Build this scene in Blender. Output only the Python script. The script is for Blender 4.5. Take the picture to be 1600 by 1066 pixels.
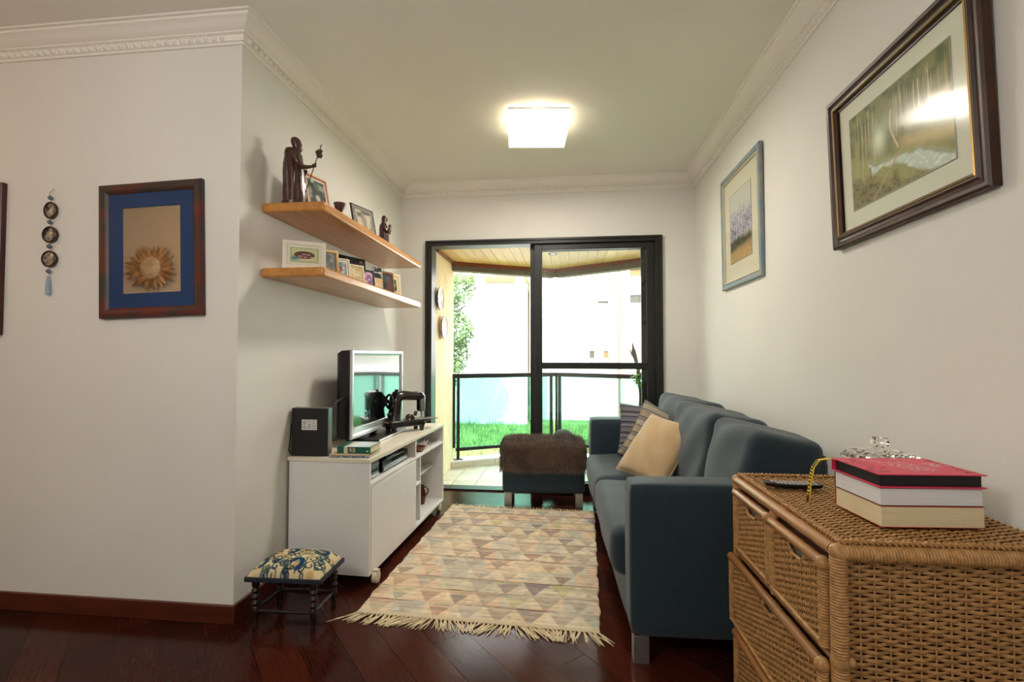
import bpy, math, random
import numpy as np
from mathutils import Vector, Matrix, Euler
random.seed(7); rng = np.random.default_rng(7)
PI = math.pi
S = bpy.context.scene
COL = S.collection
for o in list(bpy.data.objects): bpy.data.objects.remove(o)

# ------------------------------------------------------------------ camera, world, lights, exposure
cam_d = bpy.data.cameras.new('camera'); cam = bpy.data.objects.new('camera', cam_d); COL.objects.link(cam)
cam.location = (0, 0, 1.13)
cam.rotation_euler = (math.radians(90 + 1.67), 0, math.radians(6.4))
cam_d.sensor_width = 36; cam_d.lens = 755 / 1600 * 36; cam_d.clip_start = .02; cam_d.clip_end = 200
S.camera = cam
S.view_settings.view_transform = 'Standard'; S.view_settings.look = 'None'
S.view_settings.gamma = 1; S.view_settings.use_curve_mapping = False
S.view_settings.exposure = 0.18

W = bpy.data.worlds.new('sky'); S.world = W; W.use_nodes = True
wn = W.node_tree.nodes; wl = W.node_tree.links
bg = wn['Background']; bg.inputs[1].default_value = 9.5
tc = wn.new('ShaderNodeTexCoord'); sx = wn.new('ShaderNodeSeparateXYZ'); rp = wn.new('ShaderNodeValToRGB')
wl.new(tc.outputs['Generated'], sx.inputs[0]); wl.new(sx.outputs[2], rp.inputs[0]); wl.new(rp.outputs[0], bg.inputs[0])
rp.color_ramp.elements[0].color = (1.0, .98, .93, 1); rp.color_ramp.elements[1].color = (.55, .74, 1.0, 1)

def light(name, kind, loc, rot, energy, col, size=None, sizey=None, spread=None):
    d = bpy.data.lights.new(name, kind); d.energy = energy; d.color = col
    if kind == 'AREA':
        d.size = size
        if sizey: d.shape = 'RECTANGLE'; d.size_y = sizey
        if spread: d.spread = spread
    elif kind == 'POINT' or kind == 'SPOT': d.shadow_soft_size = size or .05
    elif kind == 'SUN': d.angle = size or .01
    o = bpy.data.objects.new(name, d); COL.objects.link(o); o.location = loc; o.rotation_euler = rot
    return o
SUN_E, LAMP_E, FILL_E, WARM_E = 14.0, 21.0, 43.0, 7.0
light('sun', 'SUN', (0, 0, 10), (math.radians(44), 0, math.radians(-24)), SUN_E, (1, .95, .86), .01)
light('unseen_fill_light', 'POINT', (-1.15, -.15, 1.95), (0, 0, 0), FILL_E, (1, .985, .965), .16)  # unseen fill light; form and place chosen to brighten ceiling and walls
light('hall_spot_light', 'POINT', (-3.35, .75, 2.05), (0, 0, 0), WARM_E, (1, .55, .22), .05)
pt = light('door_portal', 'AREA', (-.2, 4.2, 1.05), (math.radians(-90), 0, 0), 1, (1, 1, 1), 1.9, 2.1); pt.data.cycles.is_portal = True

# ------------------------------------------------------------------ materials
def lin(c):
    c = [x / 255 for x in c] if max(c) > 1.001 else list(c)
    return [x / 12.92 if x <= .04045 else ((x + .055) / 1.055) ** 2.4 for x in c]
def mat(name, col, rough=.5, metal=0, var=0, scale=6, bump=0, bscale=60, stretch=(1, 1, 1), spec=.5, coat=0, sheen=0, col2=None, trans=0, ior=1.45, emit=None, es=0, detail=4):
    m = bpy.data.materials.new(name); m.use_nodes = True
    n = m.node_tree.nodes; l = m.node_tree.links; b = n['Principled BSDF']
    c = lin(col) + [1]
    b.inputs['Base Color'].default_value = c; b.inputs['Roughness'].default_value = rough; b.inputs['Metallic'].default_value = metal
    b.inputs['Specular IOR Level'].default_value = spec; b.inputs['Coat Weight'].default_value = coat; b.inputs['Coat Roughness'].default_value = .12
    b.inputs['Sheen Weight'].default_value = sheen; b.inputs['Transmission Weight'].default_value = trans; b.inputs['IOR'].default_value = ior
    if emit: b.inputs['Emission Color'].default_value = lin(emit) + [1]; b.inputs['Emission Strength'].default_value = es
    t = n.new('ShaderNodeTexCoord'); mp = n.new('ShaderNodeMapping'); mp.inputs['Scale'].default_value = stretch
    l.new(t.outputs['Object'], mp.inputs[0])
    if var or col2:
        nz = n.new('ShaderNodeTexNoise'); nz.inputs['Scale'].default_value = scale; nz.inputs['Detail'].default_value = detail
        l.new(mp.outputs[0], nz.inputs[0])
        mx = n.new('ShaderNodeMix'); mx.data_type = 'RGBA'
        c2 = lin(col2) if col2 else [x * (1 - var) for x in c[:3]]
        c1 = c[:3] if col2 else [min(1, x * (1 + var)) for x in c[:3]]
        mx.inputs[6].default_value = c1 + [1]; mx.inputs[7].default_value = list(c2) + [1]
        rr = n.new('ShaderNodeValToRGB'); rr.color_ramp.elements[0].position = .38; rr.color_ramp.elements[1].position = .62
        l.new(nz.outputs[0], rr.inputs[0]); l.new(rr.outputs[0], mx.inputs[0]); l.new(mx.outputs[2], b.inputs['Base Color'])
    if bump:
        n2 = n.new('ShaderNodeTexNoise'); n2.inputs['Scale'].default_value = bscale; n2.inputs['Detail'].default_value = 5
        l.new(mp.outputs[0], n2.inputs[0]); bp = n.new('ShaderNodeBump'); bp.inputs['Strength'].default_value = bump; bp.inputs['Distance'].default_value = .01
        l.new(n2.outputs[0], bp.inputs['Height']); l.new(bp.outputs[0], b.inputs['Normal'])
    return m
def vmat(name, rough=.8, bump=0, bscale=200, spec=.3, coat=0):
    m = mat(name, (255, 255, 255), rough, bump=bump, bscale=bscale, spec=spec, coat=coat)
    n = m.node_tree.nodes; a = n.new('ShaderNodeVertexColor'); a.layer_name = 'Col'
    m.node_tree.links.new(a.outputs[0], n['Principled BSDF'].inputs['Base Color'])
    return m
def pane_mat(name, tint, gloss=1.0, rough=0.0):
    m = bpy.data.materials.new(name); m.use_nodes = True; n = m.node_tree.nodes; l = m.node_tree.links; n.clear()
    out = n.new('ShaderNodeOutputMaterial'); tr = n.new('ShaderNodeBsdfTransparent'); gl = n.new('ShaderNodeBsdfGlossy')
    tr.inputs[0].default_value = list(tint) + [1]; gl.inputs['Roughness'].default_value = rough
    lw = n.new('ShaderNodeLayerWeight'); lw.inputs[0].default_value = .5; fr = n.new('ShaderNodeMath'); fr.operation = 'POWER'; fr.inputs[1].default_value = 5; l.new(lw.outputs['Facing'], fr.inputs[0]); mu = n.new('ShaderNodeMath'); mu.operation = 'MULTIPLY_ADD'; mu.inputs[1].default_value = gloss*.9; mu.inputs[2].default_value = gloss*.04
    mx = n.new('ShaderNodeMixShader'); l.new(fr.outputs[0], mu.inputs[0]); l.new(mu.outputs[0], mx.inputs[0]); l.new(tr.outputs[0], mx.inputs[1]); l.new(gl.outputs[0], mx.inputs[2]); l.new(mx.outputs[0], out.inputs[0])
    return m

m_wall = mat('wall_paint', (228, 225, 218), .85, var=.02, scale=1.5, bump=.04, bscale=90)
m_ceil = mat('ceiling_paint', (240, 236, 224), .9, var=.01, scale=2)
m_plaster = mat('plaster_moulding', (240, 235, 224), .7)
m_black = mat('black_aluminium', (40, 40, 38), .42, metal=.3, spec=.5, var=.05)
m_blackp = mat('black_plastic', (18, 18, 20), .3)
m_blackm = mat('matte_black', (22, 22, 22), .6)
m_chrome = mat('chrome', (205, 207, 208), .18, metal=1)
m_steel = mat('brushed_steel', (175, 175, 172), .35, metal=.9, var=.08, scale=8)
m_silver = mat('silver_plastic', (205, 208, 212), .22, metal=.55)
m_white_lam = mat('white_laminate', (228, 225, 223), .42, var=.015)
m_cream_lam = mat('cream_laminate_top', (226, 217, 198), .4, var=.015)
m_shelf = mat('honey_beech_veneer', (190, 128, 58), .34, var=.12, scale=5, stretch=(9, .7, 9), coat=.35)
m_base = mat('dark_red_skirting_wood', (84, 38, 22), .35, var=.2, scale=6, stretch=(1, 1, 8), coat=.2)
m_sofa = mat('blue_grey_sofa_fabric', (36, 54, 63), .62, var=.12, scale=170, bump=.35, bscale=420, sheen=.25, spec=.25)
m_wick = mat('wicker_cane', (176, 132, 82), .36, var=.20, scale=70, spec=.45)
m_wickp = mat('peeled_cane_pole', (158, 108, 60), .28, var=.25, scale=7, stretch=(1, .25, 1), coat=.4)
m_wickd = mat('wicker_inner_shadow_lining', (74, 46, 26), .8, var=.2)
m_line = mat('grey_cloth_lining', (120, 112, 105), .9, var=.15, scale=14)
m_darkwood = mat('dark_turned_wood', (34, 18, 13), .4, var=.25, scale=12, coat=.1)
m_statue = mat('dark_carved_wood', (66, 32, 22), .36, var=.35, scale=22, coat=.3)
m_gold = mat('gold_leaf', (176, 140, 78), .35, metal=.7)
m_glass = mat('clear_crystal', (255, 255, 255), .02, trans=1, ior=1.5)
m_pane = pane_mat('door_glass', (.97, .98, .97), 1.0)
m_green_pane = pane_mat('green_tinted_glass', (.52, .78, .70), 1.0)
m_picglass = pane_mat('picture_glass', (.98, .98, .98), .7, .13)
m_grout = mat('grout', (120, 108, 94), .9)
m_vc = vmat('woven_yarn', .95, bump=.5, bscale=500, spec=.1)
m_print = vmat('printed_paper', .6)

# ------------------------------------------------------------------ mesh building
class G:
    def __init__(s): s.v = []; s.f = []
    def add(s, v, f):
        k = len(s.v); s.v += [tuple(p) for p in v]; s.f += [tuple(i + k for i in q) for q in f]; return s
    def box(s, x0, x1, y0, y1, z0, z1, M=None):
        v = [Vector(p) for p in ((x0,y0,z0),(x1,y0,z0),(x1,y1,z0),(x0,y1,z0),(x0,y0,z1),(x1,y0,z1),(x1,y1,z1),(x0,y1,z1))]
        if M: v = [M @ p for p in v]
        return s.add(v, [(0,3,2,1),(4,5,6,7),(0,1,5,4),(1,2,6,5),(2,3,7,6),(3,0,4,7)])
    def prism(s, poly, z0, z1):
        n = len(poly); v = [(p[0], p[1], z0) for p in poly] + [(p[0], p[1], z1) for p in poly]
        a = sum(poly[i][0]*poly[(i+1)%n][1]-poly[(i+1)%n][0]*poly[i][1] for i in range(n))
        f = [tuple(range(n))[::-1], tuple(range(n, 2*n))] + [(i, (i+1)%n, n+(i+1)%n, n+i) for i in range(n)]
        if a < 0: f = [q[::-1] for q in f]
        return s.add(v, f)
    def tube(s, path, r, n=8, caps=True, closed=False, sq=1.0):
        P = [Vector(p) for p in path]; m = len(P); R = r if hasattr(r, '__len__') else [r]*m
        up = None; v = []
        for i, p in enumerate(P):
            t = (P[(i+1) % m] - P[i-1]) if closed else (P[min(i+1, m-1)] - P[max(i-1, 0)])
            t.normalize()
            if up is None:
                up = Vector((0,0,1)) if abs(t.z) < .9 else Vector((1,0,0))
            a = t.cross(up)
            if a.length < 1e-6: a = t.orthogonal()
            a.normalize(); b = a.cross(t).normalized(); up = b
            for j in range(n):
                th = 2*PI*j/n + PI/n
                v.append(p + a*math.cos(th)*R[i] + b*math.sin(th)*R[i]*sq)
        f = []
        for i in range(m if closed else m-1):
            for j in range(n):
                f.append((i*n+j, i*n+(j+1)%n, ((i+1)%m)*n+(j+1)%n, ((i+1)%m)*n+j))
        if caps and not closed: f += [tuple(range(n))[::-1], tuple(range((m-1)*n, m*n))]
        return s.add(v, f)
    def lathe(s, prof, n=20, c=(0,0,0), M=None, caps=True):
        v = []
        for r, z in prof:
            for j in range(n):
                p = Vector((r*math.cos(2*PI*j/n), r*math.sin(2*PI*j/n), z))
                if M: p = M @ p
                v.append(p + Vector(c))
        f = [(i*n+j, i*n+(j+1)%n, (i+1)*n+(j+1)%n, (i+1)*n+j) for i in range(len(prof)-1) for j in range(n)]
        if caps: f += [tuple(range(n))[::-1], tuple(range((len(prof)-1)*n, len(prof)*n))]
        return s.add(v, f)
    def grid(s, X, Y, Z, flip=False):
        ny, nx = X.shape; k = [(float(X[i,j]), float(Y[i,j]), float(Z[i,j])) for i in range(ny) for j in range(nx)]
        f = [(i*nx+j, i*nx+j+1, (i+1)*nx+j+1, (i+1)*nx+j) for i in range(ny-1) for j in range(nx-1)]
        if flip: f = [q[::-1] for q in f]
        return s.add(k, f)
    def ball(s, c, r, n=12, sc=(1,1,1)):
        m = n//2+1; prof = [(math.sin(PI*i/m)*r, -math.cos(PI*i/m)*r) for i in range(m+1)]; prof[0] = (r*.02, -r); prof[-1] = (r*.02, r)
        M = Matrix.Diagonal((*sc, 1)); return s.lathe(prof, n, c, M)
    def mesh(s, name, m):
        me = bpy.data.meshes.new(name); me.from_pydata(s.v, [], s.f); me.update()
        if m: me.materials.append(m)
        return me
    def build(s, name, m, parent=None, smooth=True, ang=.7, bevel=0, bseg=2):
        me = s.mesh(name, m)
        if smooth:
            me.shade_smooth(); me.set_sharp_from_angle(angle=ang)
        o = bpy.data.objects.new(name, me); COL.objects.link(o)
        if parent: o.parent = parent
        if bevel:
            b = o.modifiers.new('bevel', 'BEVEL'); b.width = bevel; b.segments = bseg; b.limit_method = 'ANGLE'; b.angle_limit = .6
        return o
def inst(o, parent=None, loc=None, rot=None):
    c = o.copy(); COL.objects.link(c)
    if parent is not None: c.parent = parent
    if loc is not None: c.location = loc
    if rot is not None: c.rotation_euler = rot
    return c
def tag(o, label, cat, group=None):
    o['label'] = label; o['category'] = cat
    if group: o['group'] = group
    return o
def thing(name, label, cat, loc=(0,0,0), rz=0, group=None, rot=None):
    o = bpy.data.objects.new(name, None); COL.objects.link(o); o.empty_display_size = .05
    o.location = loc; o.rotation_euler = rot if rot else (0, 0, rz); return tag(o, label, cat, group)
def struct(o): o['kind'] = 'structure'; return o
def setcol(o, cols):            # point colours, sRGB 0..1
    me = o.data; a = me.color_attributes.new('Col', 'FLOAT_COLOR', 'POINT')
    c = np.clip(np.asarray(cols, float).reshape(-1, 3), 0, 1); c = np.where(c <= .04045, c/12.92, ((c+.055)/1.055)**2.4)
    a.data.foreach_set('color', np.concatenate([c, np.ones((len(c), 1))], 1).astype(np.float32).ravel())
def clip(poly, a, b, c):        # keep a*x+b*y<=c
    out = []
    for i, p in enumerate(poly):
        q = poly[(i+1) % len(poly)]; dp = a*p[0]+b*p[1]-c; dq = a*q[0]+b*q[1]-c
        if dp <= 0: out.append(p)
        if dp*dq < 0:
            t = dp/(dp-dq); out.append((p[0]+t*(q[0]-p[0]), p[1]+t*(q[1]-p[1])))
    return out
def area(p): return abs(sum(p[i][0]*p[(i+1)%len(p)][1]-p[(i+1)%len(p)][0]*p[i][1] for i in range(len(p))))/2
def rbox(w, d, h, r, n=10, puff=(0,0,0), wr=0, seed=0, g=None, c=(0,0,0)):
    """rounded, puffed, slightly wrinkled box centred on c"""
    g = g or G(); H = np.array([w/2, d/2, h/2]); rs = np.random.default_rng(seed); ph = rs.uniform(0, 6.28, (6, 3)); fr = rs.uniform(6, 26, (6, 3))
    for ax in range(3):
        for sg in (-1, 1):
            u, v = np.meshgrid(np.linspace(-1, 1, n+1), np.linspace(-1, 1, n+1))
            u = np.sign(u)*np.abs(u)**.8; v = np.sign(v)*np.abs(v)**.8
            P = np.zeros(u.shape+(3,)); a, b = [(1,2),(2,0),(0,1)][ax]
            P[..., ax] = sg*H[ax]; P[..., a] = u*H[a]; P[..., b] = v*H[b]
            I = np.clip(P, -(H-r), H-r); D = P-I; L = np.linalg.norm(D, axis=-1, keepdims=True); D = D/np.maximum(L, 1e-9); Q = I+D*r
            t = [np.cos(Q[..., i]/H[i]*PI/2).clip(0, 1)**.7 for i in range(3)]
            for i in range(3):
                o1, o2 = [j for j in range(3) if j != i]
                Q[..., i] += np.sign(Q[..., i])*puff[i]*t[o1]*t[o2]*np.abs(Q[..., i]/H[i])
            if wr:
                s = sum(np.sin(Q@fr[k]+ph[k, 0]) for k in range(6))*wr; Q += D*s[..., None]
            Q += np.array(c); g.grid(Q[..., 0], Q[..., 1], Q[..., 2], flip=(sg < 0))
    return g
def weld(o, d=1e-4):
    import bmesh
    b = bmesh.new(); b.from_mesh(o.data); bmesh.ops.remove_doubles(b, verts=b.verts, dist=d); b.to_mesh(o.data); b.free(); o.data.shade_smooth(); o.data.set_sharp_from_angle(angle=1.2); return o

# ------------------------------------------------------------------ room shell
XL, XR, D, YC, H, YR, XF = -1.399, 1.037, 4.0, 1.925, 2.580, -1.5, -5.2
struct(G().box(XL-.15, XL, YC, D+.15, 0, H).build('wall_left', m_wall, smooth=False))
struct(G().box(XF, XL-.15, YC, YC+.15, 0, H).build('wall_front', m_wall, smooth=False))
struct(G().box(XR, XR+.15, YR-.15, D+.15, 0, H).build('wall_right', m_wall, smooth=False))
struct(G().box(XF-.15, XR, YR-.15, YR, 0, H).build('wall_rear', m_wall, smooth=False))
struct(G().box(XF, -2.7, -.50, -.35, 0, H).build('wall_partition', m_wall, smooth=False))
struct(G().box(XF-.15, XF, YR, YC+.15, 0, H).build('wall_side', m_wall, smooth=False))
DX0, DX1, DZ = -1.187, .772, 2.10
struct(G().box(XL, DX0, D, D+.15, 0, H).box(DX1, XR, D, D+.15, 0, H).box(DX0, DX1, D, D+.15, DZ, H).build('wall_back', m_wall, smooth=False))
struct(G().box(XF-.15, XR+.15, YR-.15, YC+.15, H, H+.15).box(XL-.15, XR+.15, YC+.15, D+.15, H, H+.15).build('ceiling', m_ceil, smooth=False))
# floor: dark slab with diagonal planks
floor = struct(G().box(XF-.15, XR+.15, YR-.15, YC+.15, -.15, -.006).box(XL-.15, XR+.15, YC+.15, D+.05, -.15, -.006).build('floor', mat('floor_slab', (46, 22, 14), .4), smooth=False))
struct(G().box(XF, XR, YR, .75, -.006, 0).build('floor', mat('plain_parquet', (78, 34, 22), .22, var=.25, scale=6, stretch=(1, 6, 1)), floor, smooth=False))
def floor_mat(i, c):
    m = mat('parquet_%d' % i, c, .2, var=.20, scale=9, stretch=(16, 1.3, 1.3), bump=.04, bscale=14, spec=.14, detail=8)
    n = m.node_tree.nodes; l = m.node_tree.links; b = n['Principled BSDF']
    t = n.new('ShaderNodeTexCoord'); w = n.new('ShaderNodeTexNoise'); w.inputs['Scale'].default_value = 5; w.inputs['Detail'].default_value = 6
    l.new(t.outputs['Object'], w.inputs[0]); r = n.new('ShaderNodeMapRange'); r.inputs[3].default_value = .07; r.inputs[4].default_value = .24
    l.new(w.outputs[0], r.inputs[0]); l.new(r.outputs[0], b.inputs['Roughness'])
    return m
fm = [floor_mat(i, c) for i, c in enumerate([(60, 24, 15), (55, 22, 14), (66, 27, 16), (50, 21, 14), (62, 26, 17)])]
ang = math.radians(42); du = Vector((-math.sin(ang), math.cos(ang), 0)); dv = Vector((math.cos(ang), math.sin(ang), 0))
PW = .145
for k in range(-42, 42):
    u = -7 + random.uniform(0, 1)
    while u < 8:
        L = random.uniform(.75, 1.5); g = .0007
        q = [du*(u+g)+dv*(k*PW+g), du*(u+L-g)+dv*(k*PW+g), du*(u+L-g)+dv*((k+1)*PW-g), du*(u+g)+dv*((k+1)*PW-g)]
        poly = [(p.x, p.y) for p in q]; u += L
        if max(p[1] for p in poly) < .75 or min(p[1] for p in poly) > D or max(p[0] for p in poly) < -3.4: continue
        base = clip(clip(clip(clip(poly, 1, 0, XR), 0, 1, D), 0, -1, -.75), -1, 0, 3.4)
        if len(base) < 3: continue
        parts = [clip(base, -1, 0, -XL), clip(clip(base, 1, 0, XL), 0, 1, YC)]
        gg = G()
        ctr = (q[0]+q[2])/2
        for pp in parts:
            if len(pp) >= 3 and area(pp) > 1e-4:
                pl = [((p[0]-ctr.x)*math.cos(-ang)-(p[1]-ctr.y)*math.sin(-ang), (p[0]-ctr.x)*math.sin(-ang)+(p[1]-ctr.y)*math.cos(-ang)) for p in pp]
                gg.prism(pl, -.006, -random.uniform(0, .0003))
        if gg.v:
            o = gg.build('plank', random.choice(fm), floor, smooth=False); o.location = (ctr.x, ctr.y, 0); o.rotation_euler = (0, 0, ang)
# skirting
BH = .078
struct(G().box(-3.6, XL+.014, YC-.014, YC, 0, BH).build('baseboard_front', m_base, bevel=.003))
struct(G().box(XL, XL+.014, YC, D, 0, BH).build('baseboard_left', m_base, bevel=.003))
struct(G().box(XR-.014, XR, -.9, D, 0, BH).build('baseboard_right', m_base, bevel=.003))
struct(G().box(XL+.014, DX0, D-.014, D, 0, BH).box(DX1, XR-.014, D-.014, D, 0, BH).build('baseboard_back', m_base, bevel=.003))

# crown moulding: profile (distance out from wall, drop below ceiling)
prof = [(0, .098), (.008, .098), (.010, .088), (.016, .086), (.018, .062), (.030, .058), (.032, .052), (.044, .046), (.060, .034), (.072, .020), (.080, .016), (.082, .008), (.094, .006), (.096, 0), (0, 0)]
corn = [Vector((-4.0, YC, 0)), Vector((XL, YC, 0)), Vector((XL, D, 0)), Vector((XR, D, 0)), Vector((XR, YR, 0))]
nrm = [Vector((0,-1,0)), Vector((1,0,0)), Vector((0,-1,0)), Vector((-1,0,0))]
dent = G()
dent.add([(-.011,0,-.011),(.011,0,-.011),(.011,0,.011),(-.011,0,.011),(-.007,-.011,-.008),(.007,-.011,-.008),(.007,-.011,.008),(-.007,-.011,.008)], [(4,5,6,7),(0,1,5,4),(1,2,6,5),(2,3,7,6),(3,0,4,7)])
dent_me = dent.mesh('bead', m_plaster); dent_me.shade_smooth()
for i in range(4):
    a, b, n = corn[i], corn[i+1], nrm[i]
    ma = (n + nrm[i-1]) if i > 0 else n; mb = (n + nrm[i+1]) if i < 3 else n
    g = G(); v = []
    for end, mm in ((a, ma), (b, mb)):
        for o_, dz in prof: v.append(end + mm*o_ + Vector((0, 0, H-dz)))
    k = len(prof); g.add(v, [(j, (j+1) % k, k+(j+1) % k, k+j) for j in range(k)])
    t = struct(g.build('trim_%d' % (i+1), m_plaster, ang=.5))
    L = (b-a).length; d = (b-a)/L; sp = .0375; c0 = .02; s0 = 0
    if i == 0: s0 = 1.15
    if i == 3: L = 3.05
    m = int((L-s0-.03)/sp)
    for j in range(m):
        p = a + d*(s0+c0+j*sp) + n*.0165; o = bpy.data.objects.new('bead', dent_me); COL.objects.link(o); o.parent = t
        o.location = (p.x, p.y, H-.074); o.rotation_euler = (0, 0, math.atan2(n.y, n.x)+PI/2)

# ------------------------------------------------------------------ sliding glass door (left leaf slid behind the right one)
dr = G(); fw = .055
dr.box(DX0, DX0+fw, D-.02, D+.12, 0, DZ).box(DX1-fw, DX1, D-.02, D+.12, 0, DZ).box(DX0+fw, DX1-fw, D-.02, D+.12, DZ-.045, DZ)
dr.box(DX0+fw, DX1-fw, D, D+.12, 0, .012).box(DX0, DX0+.018, D-.03, D-.02, 0, DZ).box(DX1-.018, DX1, D-.03, D-.02, 0, DZ).box(DX0+.018, DX1-.018, D-.03, D-.02, DZ-.018, DZ)
door = struct(dr.build('door_1', m_black, bevel=.002))
def leaf(x0, x1, y, nm):
    z0, z1 = .014, DZ-.046; s = .065
    g = G().box(x0, x0+s, y, y+.03, z0, z1).box(x1-s, x1, y, y+.03, z0, z1).box(x0+s, x1-s, y, y+.03, z1-.05, z1).box(x0+s, x1-s, y, y+.03, z0, z0+.07).box(x0+s, x1-s, y, y+.03, 1.015, 1.068)
    o = g.build('door_leaf', m_black, door, bevel=.002)
    G().box(x0+s-.005, x1-s+.005, y+.012, y+.018, z0+.06, 1.02).build('glass_pane', m_pane, o, smooth=False)
    G().box(x0+s-.005, x1-s+.005, y+.012, y+.018, 1.06, z1-.045).build('glass_pane', m_pane, o, smooth=False)
    return o
l1 = leaf(-.262, .716, D+.005, 'a'); l2 = leaf(-.30, .68, D+.06, 'b')
G().box(-.245, -.235, D-.01, D+.006, .98, 1.12).build('door_handle', m_blackm, l1, bevel=.002)

# ------------------------------------------------------------------ balcony
m_tile = [mat('balcony_tile_%d' % i, c, .35, var=.04, scale=9) for i, c in enumerate([(206, 194, 172), (198, 186, 164), (211, 200, 180)])]
m_marble = mat('white_marble_sill', (232, 228, 222), .25, var=.06, scale=5)
m_rough = mat('scraped_stucco', (224, 200, 160), .95, var=.09, scale=16, bump=1.0, bscale=30, stretch=(3, 3, .35))
m_soff = [mat('pale_pine_board_%d' % i, c, .45, var=.07, scale=5, stretch=(8, .6, 8)) for i, c in enumerate([(226, 178, 120), (220, 170, 112), (231, 186, 130)])]
A, B, Cc = (-1.15, 4.775), (-.12, 5.34), (.98, 4.66)
bal = [(-1.15, D+.12), (.98, D+.12), Cc, B, A]
bf = struct(G().prism([(-1.35, D+.05), (1.25, D+.05), (1.25, 4.75), (-.12, 5.5), (-1.35, 4.85)], -.2, -.02).build('balcony_floor', m_grout, smooth=False))
def vclip(poly):
    # inside the two sloped sides of the pointed balcony
    def half(p, q):
        a, b = q[1]-p[1], -(q[0]-p[0]); return a, b, a*p[0]+b*p[1]
    a, b, c = half(A, B); poly = clip(poly, -a, -b, -c)
    a, b, c = half(B, Cc); return clip(poly, -a, -b, -c) if len(poly) > 2 else poly
T = .205
for i in range(-6, 6):
    for j in range(0, 7):
        x, y = i*T+.02, D+.125+j*T
        p = [(x+.002, y+.002), (x+T-.002, y+.002), (x+T-.002, y+T-.002), (x+.002, y+T-.002)]
        p = clip(clip(p, -1, 0, 1.15), 1, 0, .98); p = vclip(p) if len(p) > 2 else p
        if len(p) > 2 and area(p) > 2e-4: G().prism(p, -.02, -.006+random.uniform(-.0005, .0005)).build('tile', random.choice(m_tile), bf, smooth=False)
# kerb under the railing
kerb = struct(G().prism([A, B, (B[0]+.0, B[1]+.17), (A[0], A[1]+.17)], -.02, .05).prism([B, Cc, (Cc[0], Cc[1]+.17), (B[0], B[1]+.17)], -.02, .05).build('trim_5', m_grout, smooth=False))
G().prism([(A[0], A[1]-.012), (B[0], B[1]-.012), (B[0], B[1]+.18), (A[0], A[1]+.18)], .05, .066).prism([(B[0], B[1]-.012), (Cc[0], Cc[1]-.012), (Cc[0], Cc[1]+.18), (B[0], B[1]+.18)], .05, .066).build('sill_slab', m_marble, kerb, bevel=.002)
for P0, P1 in ((A, B), (B, Cc)):
    p0, p1 = Vector(P0), Vector(P1); L = (p1-p0).length; d = (p1-p0)/L; nn = Vector((d.y, -d.x)); k = int(L/.2); sp = L/k
    for i in range(k):
        a = p0+d*(i*sp+.002); b = p0+d*((i+1)*sp-.002); G().prism([tuple(a+nn*.008), tuple(b+nn*.008), tuple(b), tuple(a)], -.005, .049).build('tile', random.choice(m_tile), kerb, smooth=False)
struct(G().box(-1.30, -1.15, D+.15, 4.86, -.02, 2.3).build('wall_balcony_left', m_rough, smooth=False))
struct(G().box(.98, 1.13, D+.15, 4.80, -.02, 2.3).build('wall_balcony_right', m_rough, smooth=False))
SZ = 2.075
sof = struct(G().prism([(-1.30, D+.15), (1.13, D+.15), (1.13, Cc[1]+.05), (B[0], B[1]+.12), (-1.30, A[1]+.05)], SZ+.015, 2.72).build('balcony_ceiling', m_grout, smooth=False))
bw = .088
for i in range(-14, 12):
    x = i*bw+.03; p = [(x+.0015, D+.122), (x+bw-.0015, D+.122), (x+bw-.0015, 5.6), (x+.0015, 5.6)]
    p = clip(clip(p, -1, 0, 1.15), 1, 0, .98)
    if len(p) > 2: p = vclip(p)
    if len(p) > 2 and area(p) > 1e-3: G().prism(p, SZ, SZ+.014).build('plank', random.choice(m_soff), sof, smooth=False)
m_fasc = mat('reddish_soffit_trim', (122, 62, 32), .5, var=.15, scale=8); m_conc = mat('grey_concrete_edge', (112, 104, 94), .9, var=.08)
for (P0, P1) in ((A, B), (B, Cc)):
    p0, p1 = Vector(P0), Vector(P1); d = (p1-p0).normalized(); nn = Vector((-d.y, d.x))
    G().prism([tuple(p0-nn*.03), tuple(p1-nn*.03), tuple(p1), tuple(p0)], SZ-.034, SZ-.0005).build('soffit_trim', m_fasc, sof, smooth=False)
    G().prism([tuple(p0), tuple(p1), tuple(p1+nn*.10), tuple(p0+nn*.10)], SZ-.085, SZ+.012).build('soffit_edge', m_conc, sof, smooth=False)
G().box(-1.149, -1.12, D+.16, A[1], SZ-.024, SZ-.0005).build('soffit_trim', m_fasc, sof, smooth=False)
sp = thing('recessed_downlight', 'small round recessed downlight set in the balcony plank ceiling', 'lamp', (-.12, 4.50, SZ))
G().lathe([(.042, -.004), (.042, 0), (.030, 0), (.030, -.004), (.042, -.004)], 24, caps=False).build('trim_ring', m_black, sp)
G().lathe([(.029, -.001), (.012, -.0015)], 20).build('lens', m_chrome, sp)
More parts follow.
